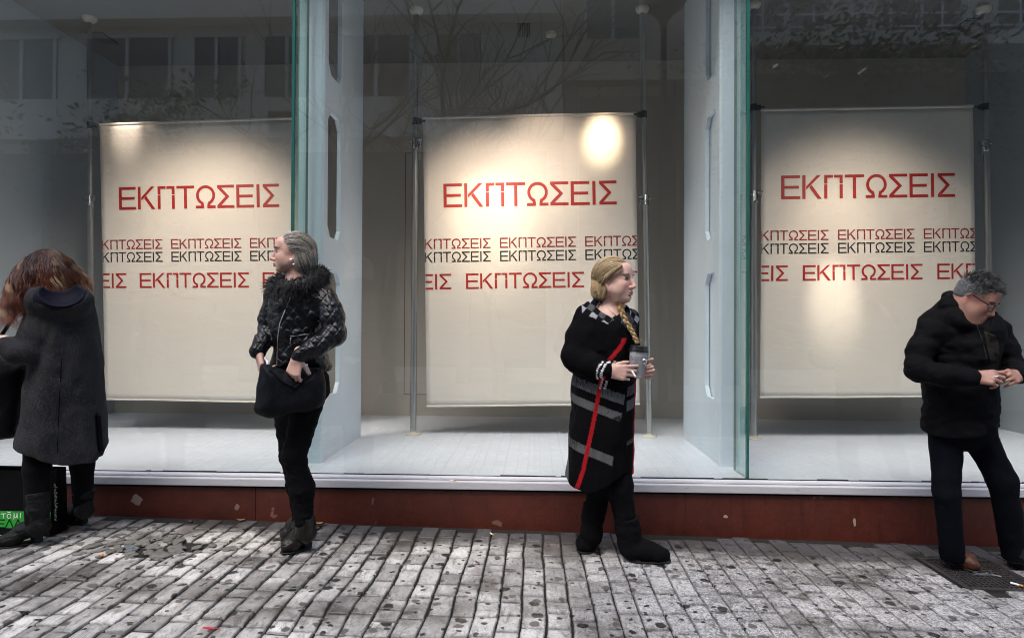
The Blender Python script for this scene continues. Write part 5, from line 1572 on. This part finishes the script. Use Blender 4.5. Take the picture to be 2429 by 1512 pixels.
# ------------------------------------------------------------------ woman with red hair, seen from behind
def woman_coat():
    Y = on_ground(150, 1270).y - .02
    base = on_ground(150, 1270)
    o = thing('person', 'woman with wavy auburn hair in a grey tweed hooded coat, turned away', 'person', base, 'people waiting along the shop front')
    P = lambda x, y, d=0: J(x, y, Y + d)
    h = Head(P(112, 652, -.01), (-.78, .40, -.48), (-.36, .24, .90), 1.0)
    fd = FBOX(Y, -60, 900, 240, 575, -0.37, .35, .004)
    h.build(fd)
    fd.cone(h.p(-.02, 0, -.045), P(138, 715, 0), .052, .06, .02); fd.cone(P(140, 730), P(150, 900), .10, .12, .05)
    Lw = P(4, 812, -.20)
    fd.chain([(P(98, 747, -.10), .038), (P(70, 830, -.17), .03), (Lw + A3((.05, 0, -.02)), .03)], .02)
    hand(fd, P(20, 812, -.14), (-.85, .3, .35), (-.3, .2, -.9), 1, ((20, 30, 20),) * 4, (.6, .5, .4), .95)
    fd.obj('body', SKIN, o, lambda V: h.colors(V, (.46, .26, .20)))
    # hair: wavy lengths falling forward over the face and down the back
    rg = rgb(31); paths = []; cols = []
    cap = Field(h.p(0, 0, 0) - .30, h.p(0, 0, 0) + .30, .005)
    h.ell(cap, -.012, 0, .030, .104, .088, .094, 0); cap.ell(P(112, 672, -.01), (.135, .10, .10), .05); cap.ell(P(88, 672, -.02), (.085, .09, .11), .04); cap.ell(P(150, 662, .03), (.085, .08, .07), .04)
    cap.wrinkle(.012, 16, 3, stretch=(1.4, 1.4, .5))
    hair = cap.obj('hair', HAIR, o, lambda V: A3((.030, .012, .008))[None] * (1 + .6 * fbm(V * A3((60, 60, 14)), 3)[:, None]))
    top = P(112, 596, -.01)
    for lock in range(130):
        a0 = rg.uniform(0, 2 * math.pi); e0 = rg.uniform(.05, 1.2); ph0 = rg.uniform(0, 6.28); amp0 = rg.uniform(.010, .024); L0 = rg.uniform(.21, .33); fr0 = rg.uniform(17, 27)
        hue = rg.rand(); dark = rg.uniform(.45, 1.2)
        for k in range(22):
            a = a0 + rg.normal() * .10; e = max(.02, e0 + rg.normal() * .08)
            d = A3((math.cos(a) * math.sin(e), math.sin(a) * math.sin(e), math.cos(e)))
            ctr = P(114, 648, -.01); E = A3((.118, .100, .130)); p = ctr + d * E * rg.uniform(.96, 1.05)
            pts = []; hd = A3((math.cos(a), math.sin(a), 0)); tan = A3((-math.sin(a), math.cos(a), 0)); n = 24
            Lg = L0 * rg.uniform(.88, 1.1) * (1.12 if math.cos(a) < .1 else .95) * (1.18 if math.sin(a) < -.3 else 1); q = p.copy(); v = unit(hd * .9 + A3((0, 0, -.35))); ph = ph0 + rg.normal() * .25; amp = amp0 * rg.uniform(.8, 1.2)
            for i in range(n):
                t = i / (n - 1)
                v = unit(v * .80 + A3((0, 0, -.22)) + hd * (.03 if t < .5 else .07 if math.cos(a) > .3 else -.01))
                rel = (q - ctr) / E; rr = np.linalg.norm(rel)
                if rr < 1: q = ctr + rel / rr * E
                w = tan * math.sin(t * Lg * fr0 * 2.2 + ph) * amp * (.2 + t) + hd * (math.cos(t * Lg * fr0 * 2.2 + ph) + .6) * amp * (.1 + t)
                pts.append(q + w); q = q + v * Lg / n
            paths.append(np.array(pts))
            r0 = A3((.026, .0105, .0075)) * dark; tip = A3((.24, .056, .022)) * dark
            if hue > .70: tip = A3((.27, .115, .040)) * rg.uniform(.6, 1.2)
            if hue > .93: tip = A3((.74, .52, .32))
            cols.append((r0 if hue < .8 else A3((.10, .036, .018)), tip))
    # long ends over the right shoulder
    for k in range(170):
        s0 = P(170 + rg.uniform(-22, 16), 640 + rg.uniform(-14, 14), .02 + rg.uniform(-.06, .05)); e0 = P(205 + rg.uniform(-20, 22), 692 + rg.uniform(-16, 18), .0 + rg.uniform(-.05, .05)); ph = rg.uniform(0, 6.28)
        pts = []
        for i in range(16):
            t = i / 15; pts.append(s0 * (1 - t) + e0 * t + A3((.02 * math.sin(math.pi * t), 0, .012 * math.sin(math.pi * t))) + A3((math.sin(t * 11 + ph), math.cos(t * 11 + ph), math.sin(t * 9)) ) * .005 * t)
        paths.append(np.array(pts)); cols.append((A3((.10, .034, .018)) * rg.uniform(.6, 1.3), A3((.26, .11, .05)) * rg.uniform(.5, 1.3)))
    for (x0, y0, x1, y1) in ((60, 632, 72, 648), (50, 650, 52, 700), (56, 690, 46, 712), (120, 660, 118, 690), (75, 670, 84, 712)):
        for k in range(16):        # bright loose curls
            s0 = P(x0 + rg.uniform(-3, 3), y0 + rg.uniform(-4, 4), -.11 + rg.uniform(-.02, .02)); e0 = P(x1 + rg.uniform(-4, 4), y1 + rg.uniform(-5, 5), -.11 + rg.uniform(-.02, .02)); ph = rg.uniform(-.5, .5); pts = []
            for i in range(14):
                t = i / 13; pts.append(s0 * (1 - t) + e0 * t + A3((.022 * math.sin(t * 5 + ph), -.01 * math.sin(t * 3), .006 * math.cos(t * 5))))
            paths.append(np.array(pts)); cols.append((A3((.24, .11, .045)) * rg.uniform(.6, 1.2), A3((.62, .42, .24)) * rg.uniform(.6, 1.1)))
    strands('hair_strands', paths, .0015, cols, HAIR, hair)
    # legs and boots
    t = FBOX(Y, 10, 1260, 260, 1010, -0.30, .5, .006)
    t.chain([(P(92, 1010, -.10), .070), (P(88, 1110, -.12), .062), (P(86, 1240, -.13), .050)], .02); t.chain([(P(190, 1010, .03), .066), (P(195, 1100, .05), .058), (P(197, 1200, .06), .047)], .02)
    t.obj('leggings', LEGGING, o)
    bl = leather('worn_black_leather', (.0012, .0011, .0011), .6, .9)
    boot('boot', o, P(88, 1165, -.13), P(92, 1245, -.13), on_ground(100, 1283), on_ground(-8, 1300), .054, bl, .05, .034, .95)
    boot('boot', o, P(196, 1130, .06), P(200, 1205, .06), on_ground(206, 1240), on_ground(140, 1240), .050, bl, .05, .034, .92)
    # coat
    j = FBOX(Y, -60, 1120, 300, 640, -0.45, .45, .0055)
    tor = [(118, 684), (95, 702), (70, 722), (60, 752), (66, 800), (66, 850), (58, 900), (51, 960), (44, 1020), (38, 1075), (60, 1150), (150, 1170), (235, 1140), (264, 1070), (260, 1030), (254, 960), (248, 890), (243, 820), (238, 775), (230, 735), (216, 700), (196, 678), (160, 668)]
    hem = [(x, y) for x, y in ((20, 1055), (42, 1060), (60, 1066), (85, 1074), (120, 1085), (162, 1091), (205, 1086), (226, 1080), (242, 1074), (246, 1062), (262, 1040), (280, 1030))]
    j.pillow(tor, Y, .195, .135, hem=hem)
    j.chain([(P(98, 745, -.10), .082), (P(84, 790, -.14), .074), (P(74, 832, -.17), .068)], .03)
    j.chain([(P(72, 834, -.17), .066), (P(40, 836, -.19), .060), (P(22, 822, -.19), .058)], .02)
    # hood lying on the back: a bowl with a rolled rim
    j.ell(P(142, 712, -.13), (.165, .125, .098), .03)
    j.ell(P(141, 678, -.235), (.122, .125, .112), .008, op='s')
    j.ell(P(137, 652, -.07), (.150, .17, .118), .012, op='s')
    j.wrinkle(.010, 7, 5, stretch=(1, 1, .6)); j.wrinkle(.012, 6, 8, stretch=(1.2, 1.2, .6), ridge=True); j.wrinkle(.004, 20, 6)
    # back slit and a pocket edge
    sl = [j.hit(x, y) for x, y in ((230, 985), (232, 1010), (234, 1035), (236, 1060), (238, 1070))]; sl = [q for q in sl if q is not None]
    sl.append(sl[-1] + A3((.01, .01, -.08)))
    for a_, b_ in zip(sl[:-1], sl[1:]): j.cone(a_, b_, .013, .016, .004, 's')
    tw = fabric('grey_tweed', (.019, .019, .0215), .95, 500, .35, flecks=(.10, .10, .105))
    jk = j.obj('hooded_coat', tw, o)
    lin = FBOX(Y, 60, 760, 225, 640, -0.25, .25, .005)
    lin.ell(P(142, 711, -.13), (.160, .120, .093), 0); lin.ell(P(141, 678, -.235), (.112, .113, .102), .004, op='s'); lin.ell(P(137, 652, -.07), (.150, .17, .116), .012, op='s')
    lin.a = np.maximum(lin.a, .0)  if False else lin.a
    lin.obj('hood_lining', fabric('navy_lining', (.006, .007, .014), .7, 300, .3), jk)
    m = MB(); m.tube([Vector(q + A3((0, .012, 0))) for q in sl[:-1]], .012, 8); m.build('back_slit', LEGGING, jk, smooth=True)
    m = MB(); m.tube(tube_on(j, [(150, 775), (146, 850), (142, 930), (139, 1000), (136, 1075)], 0, .0002), .0020, 6); m.build('back_seam', LEGGING, jk, smooth=True)
    m = MB(); m.tube(tube_on(j, [(96, 880), (110, 884), (125, 889), (140, 892), (152, 893)], 0, .0005), .0035, 6); m.build('pocket_welt', tw, jk, smooth=True)
    settle(o)
    bag = thing('shoulder_bag', 'large soft black bag hanging beside the red haired woman at the left edge', 'bag', P(10, 1040, .02))
    f = FBOX(Y, -90, 1070, 100, 830, -0.25, .3, .006)
    f.pillow([(-60, 850), (20, 850), (62, 860), (70, 900), (62, 960), (50, 1020), (40, 1036), (-10, 1042), (-70, 1050), (-80, 950)], Y + .02, .12, .10)
    f.wrinkle(.010, 9, 3); f.obj('pouch', BAGC, bag)
    m = MB(); m.tube([Vector(P(-20, 860, .0)), Vector(P(0, 800, -.02)), Vector(P(40, 740, -.02)), Vector(P(85, 708, .02))], .010, 8); m.build('strap', BAGC, bag, smooth=True)
    settle(bag)
    pp = thing('paper_slip', 'white slip of paper in the hand of the red haired woman', 'paper', P(5, 800, -.2))
    m = MB(); q = Vector(P(4, 798, -.21)); m.obox(q, (.022, .004, .004), (0, .012, .004), (0, 0, .0012)); m.build('slip', bpy.data.materials['cigarette_paper'], pp); settle(pp)
    return o
plain('cigarette_paper', (.8, .8, .78), .6, .03)
woman_coat(); woman_jacket(); woman_blonde(); man()
# ================================================================== SMALL THINGS ON THE PAVEMENT
IRONC = NT('cast_iron'); p = IRONC.obj()
IRONC.set(base=IRONC.mix(IRONC.noise(p, 40, 5), (.035, .032, .032), (.11, .10, .10)), rough=.5, metal=.5); IRONC.bump(IRONC.noise(p, 150, 3), .3, .003); IRONC = IRONC.m
dc = thing('drain_cover', 'square cast iron drain cover with raised grid under the man\'s brown shoe', 'drain cover', (DX0 + .2, DY0, gz(DX0)))
m = MB(); fw = .022
def slab(xa, xb, ya, yb, z0, z1):
    m.add([gpt(xa, ya, z0), gpt(xb, ya, z0), gpt(xb, yb, z0), gpt(xa, yb, z0), gpt(xa, ya, z1), gpt(xb, ya, z1), gpt(xb, yb, z1), gpt(xa, yb, z1)],
          [(0,3,2,1),(4,5,6,7),(0,1,5,4),(1,2,6,5),(2,3,7,6),(3,0,4,7)])
for q in ((DX0, DX1, DY0, DY0 + fw), (DX0, DX1, DY1 - fw, DY1), (DX0, DX0 + fw, DY0 + fw, DY1 - fw), (DX1 - fw, DX1, DY0 + fw, DY1 - fw)): slab(*q, -.03, .0025)
m.build('frame', IRONC, dc, bevel=.001)
m = MB(); g = .006
xa, xb, ya, yb = DX0 + fw + g, DX1 - fw - g, DY0 + fw + g, DY1 - fw - g
slab(xa, xb, ya, yb, -.03, -.006); m.build('plate', IRONC, dc)
m = MB(); n1, n2 = 14, 14
for i in range(n1 + 1):
    x = xa + (xb - xa) * i / n1; slab(x - .0028, x + .0028, ya, yb, -.006, .0014)
for i in range(n2 + 1):
    y = ya + (yb - ya) * i / n2
    for k in range(n1):
        x0 = xa + (xb - xa) * k / n1 + .0028; x1 = xa + (xb - xa) * (k + 1) / n1 - .0028; slab(x0, x1, y - .0028, y + .0028, -.006, .0012)
m.build('raised_grid', IRONC, dc)
m = MB(); cx, cy = (xa + xb) / 2 + .01, (ya + yb) / 2 + .02
pts = [Vector(gpt(cx + (.012 + .0095 * t) * math.cos(t * 1.25), cy + (.012 + .0095 * t) * math.sin(t * 1.25) * .9, .003)) for t in np.linspace(.3, 5.2, 26)]
m.tube(pts, .006, 6); m.tube([Vector(gpt(cx - .06, cy - .05, .003)), Vector(gpt(cx + .01, cy - .025, .003)), Vector(gpt(cx + .07, cy - .06, .003))], .006, 6)
m.build('scroll_emblem', plain('worn_iron', (.085, .085, .088), .5, .2, metal=.4), dc, smooth=True)
settle(dc)

# shopping bag behind the red haired woman's boot
fr = on_ground(119, 1272); YBg = fr.y
bagp = thing('shopping_bag', 'black paper shopping bag with a green printed band standing at the left edge', 'shopping bag', (fr.x - .2, YBg, gz(fr.x)))
BP = plain('black_paper', (.0025, .0025, .003), .6, .2, spec=.1); GRN = plain('green_print', srgb(28, 150, 40), .5, .05); WPR = plain('white_print', (.72, .74, .72), .5, .04)
zt = at(119, 1117, YBg).z; zb = gz(fr.x) + .003; xl, xr = fr.x - .40, fr.x
dpt = .13
m = MB()
m.add([(xl, YBg, zb), (xr, YBg, zb), (xr, YBg + dpt, zb), (xl, YBg + dpt, zb), (xl, YBg + .012, zt), (xr - .004, YBg + .012, zt), (xr - .004, YBg + dpt - .012, zt), (xl, YBg + dpt - .012, zt),
       (xr + .004, YBg + dpt / 2, zb), (xr - .016, YBg + dpt / 2, zt)],
      [(0, 1, 5, 4), (1, 8, 9, 5), (8, 2, 6, 9), (2, 3, 7, 6), (3, 0, 4, 7), (0, 3, 2, 8, 1)])
m.build('bag_body', BP, bagp)
def bz(py): return at(60, py, YBg).z
def bfront(x, z, off=.0012): t = (z - zb) / (zt - zb); return (x, YBg + .012 * t - off, z)
m = MB()
q = [bfront(xl, bz(1252)), bfront(xr - .001, bz(1252)), bfront(xr - .001, bz(1212)), bfront(xl, bz(1212))]; m.add(q, [(0, 1, 2, 3)])
m.build('green_band', GRN, bagp, fix=False)
def strokes(name, lines, wd, mt, off=.0022):
    m = MB()
    for ln in lines:
        P_ = [Vector((at(x, y, YBg).x, 0, at(x, y, YBg).z)) for x, y in ln]
        for a, b in zip(P_[:-1], P_[1:]):
            d = (b - a).normalized(); w = Vector((-d.z, 0, d.x)) * wd; e = d * wd * .6
            m.add([bfront((a - e + w * s).x, (a - e + w * s).z, off) for s in (-1,)] + [bfront((b + e - w).x, (b + e - w).z, off), bfront((b + e + w).x, (b + e + w).z, off), bfront((a - e + w).x, (a - e + w).z, off)], [(0, 1, 2, 3)]); off += .00002
    return m.build(name, mt, bagp, fix=False)
circ = [(21 + 4.6 * math.cos(a), 1223 + 5 * math.sin(a)) for a in np.linspace(.3, 6.0, 12)]
strokes('white_lettering', [[(2, 1218), (13, 1217.5)], [(7.5, 1218), (7.5, 1228)], circ, [(17, 1213), (21, 1214.5), (25, 1213)], [(33, 1217), (32.5, 1230)], [(33, 1217), (33.5, 1225), (36, 1227), (39, 1225), (40, 1217), (41, 1227)], [(48.5, 1216), (48.5, 1227)]], .0022, WPR)
strokes('black_lettering', [[(11, 1232), (-3, 1232), (-3, 1250), (11, 1250)], [(-3, 1241), (9, 1241)], [(13, 1250), (22, 1231), (31, 1250)], [(34, 1250), (42.5, 1231), (51, 1250)]], .0026, BP)
m = MB(); rng = random.Random(4)
for k in range(30):
    z = bz(1150 + k * 3.0); y = YBg + .022 + rng.uniform(0, .01)
    L = rng.uniform(.010, .022)
    t = (z - zb) / (zt - zb); xx = xr + .0012 + .0035 * (y - YBg) / .065 - .004 * t - .010 * t * (y - YBg) / .065 + .002
    m.add([(xx, y, z), (xx, y + L, z), (xx, y + L, z + .0028), (xx, y, z + .0028)], [(0, 1, 2, 3)])
m.build('side_print', WPR, bagp, fix=False)
settle(bagp)

# cigarette ends
PAPER = bpy.data.materials['cigarette_paper']; FILT = plain('filter_tan', srgb(190, 140, 80), .7, .1)
def butt(label, p, ang, L=.030, r=.0040):
    o = thing('cigarette_end', label, 'cigarette end', p, 'cigarette ends lying about')
    d = Vector((math.cos(ang), math.sin(ang), SLOPE * math.cos(ang))); q = Vector(p) + Vector((0, 0, r + .001))
    m = MB(); m.tube([q, q + d * L], r, 10); m.build('paper_tube', PAPER, o, smooth=True)
    m = MB(); m.tube([q + d * (L + .0005), q + d * (L + .016)], r * 1.02, 10); m.build('filter', FILT, o, smooth=True)
    settle(o)
butt('white cigarette end on the dark strip of paving left of the blonde woman', on_ground(1163, 1265), R(-60))
butt('white cigarette end beside the drain cover at the right', on_ground(2397, 1384), R(-50), .034, .0055)
sp = at_z(1057, 1158, .3065); butt('short cigarette end lying on the metal window sill', (sp.x, YP - .004, .3065), R(10), .022)
# fallen leaves and scraps
def leaf(label, p, ang, L, col, name='fallen_leaf', cat='leaf', curl=.012):
    V = []; Fs = []; n = 8; rng = random.Random(int(abs(p[0]) * 1e4))
    Mx = Matrix.Rotation(ang, 3, 'Z')
    for s_ in (0, 1):
        for i in range(n + 1):
            t = i / n; w = L * .30 * math.sin(math.pi * min(1, t * .96 + .02)) ** .8
            for k in (-1, 0, 1):
                q = Mx @ Vector(((t - .5) * L, k * w, .003 + curl * abs(k) * .7 + curl * (t - .5) ** 2 * 2 - s_ * .0008)); V.append((p[0] + q.x, p[1] + q.y, gz(p[0] + q.x) + q.z))
    for s_ in (0, 1):
        b = s_ * 3 * (n + 1)
        for i in range(n):
            for k in (0, 1):
                a = b + i * 3 + k; f_ = (a, a + 1, a + 4, a + 3); Fs.append(f_ if s_ == 0 else f_[::-1])
    o = mesh_obj(name, V, Fs, plain(name + '_' + cat, col, .6, .3), None, True); tag(o, label, cat); return o
leaf('dry yellow leaf at the foot of the plinth right of the grey haired woman\'s boots', on_ground(757, 1244), .2, .05, srgb(150, 116, 52))
leaf('curled brown leaf at the foot of the plinth between the two dark haired women', on_ground(572, 1236), .1, .055, srgb(104, 88, 60))
leaf('small dark leaf near the plinth in the middle of the left window', on_ground(452, 1240), -.3, .04, srgb(52, 44, 34))
def scrap(label, p, ang, a, b, col, cat, name):
    m = MB(); d = Vector((math.cos(ang), math.sin(ang), 0)); w = Vector((-d.y, d.x, 0)); q = Vector(p) + Vector((0, 0, .004))
    P0 = [q + d * a * x + w * b * y + Vector((0, 0, z)) for x, y, z in ((-1, -1, .002), (.7, -1.1, 0), (1.1, .4, .006), (.2, 1, .001), (-.9, .8, .004))]
    m.add(P0 + [v - Vector((0, 0, .002)) for v in P0], [(0, 1, 2, 3, 4), (9, 8, 7, 6, 5)] + [(i, i + 5, (i + 1) % 5 + 5, (i + 1) % 5) for i in range(5)])
    o = m.build(name, plain(name + '_surface', col, .5, .1), None); tag(o, label, cat)
scrap('small blue plastic scrap on the broken paving at the left', on_ground(309, 1301), .2, .017, .008, srgb(20, 110, 170), 'litter', 'plastic_scrap')
scrap('small orange paper scrap among the broken stones at the left', on_ground(241, 1318), 1.0, .010, .012, srgb(200, 110, 50), 'litter', 'paper_scrap')
# red paint mark across a joint near the bottom edge
m = MB(); c = on_ground(500, 1491)
for k, (dx, dy, w, h) in enumerate(((-.025, .004, .012, .004), (-.004, .002, .014, .006), (.022, .001, .014, .0035), (-.002, -.012, .004, .009))):
    q = [gpt(c.x + dx + sx * w, c.y + dy + sy * h, .0042 + k * .0002) for sx, sy in ((-1, -.8), (.9, -1), (1, .9), (-.8, 1))]; m.add(q, [(0, 1, 2, 3)])
o = m.build('paint_mark', plain('red_paint', srgb(205, 28, 46), .5, .1), None, fix=False); o['kind'] = 'structure'

# broken chips and grit where the paving has come up at the left
rng = random.Random(8); m = MB()
for k in range(150):
    cx, cy = -2.05 + rng.gauss(0, .20), 3.30 + rng.gauss(0, .10); r = abs(rng.gauss(.012, .010)) + .005
    bm = bmesh.new(); bmesh.ops.create_icosphere(bm, subdivisions=1, radius=r)
    fl = rng.uniform(.3, .5); rz = rng.uniform(0, 6.3); st_ = rng.uniform(1, 1.7)
    vs_ = [Vector((v.co.x * st_ * rng.uniform(.75, 1.2), v.co.y * rng.uniform(.75, 1.2), v.co.z * fl)) for v in bm.verts]
    Mx = Matrix.Rotation(rz, 3, 'Z'); vs_ = [Mx @ v + Vector(gpt(cx, cy, -.008 + r * .2)) for v in vs_]
    m.add(vs_, [[v.index for v in f_.verts] for f_ in bm.faces]); bm.free()
o = m.build('rubble', plain('broken_marble', (.15, .14, .125), .8, .7, 18, bump=.5), None); o['kind'] = 'stuff'
# old plaster and paper stuck to the plinth
for nm, px, py, w, h, col in (('plaster_patch', 325, 1184, .040, .034, srgb(150, 132, 122)), ('plaster_patch', 562, 1202, .018, .02, srgb(128, 104, 92)), ('gum_patch', 2027, 1237, .010, .030, srgb(168, 152, 116)), ('gum_patch', 1721, 1224, .014, .010, srgb(180, 160, 140))):
    q = at(px, py, YP); rng = random.Random(px); P_ = []
    for k in range(11):
        a = 2 * math.pi * k / 11; rr = rng.uniform(.7, 1.1); P_.append((q.x + w * rr * math.cos(a), q.z + h * rr * math.sin(a)))
    m = MB(); m.prism(P_, YP - .0018, YP + .001); ob = m.build(nm, plain(nm + '_paint', col, .8, .25), shop); ob.location = ob.location - shop.location
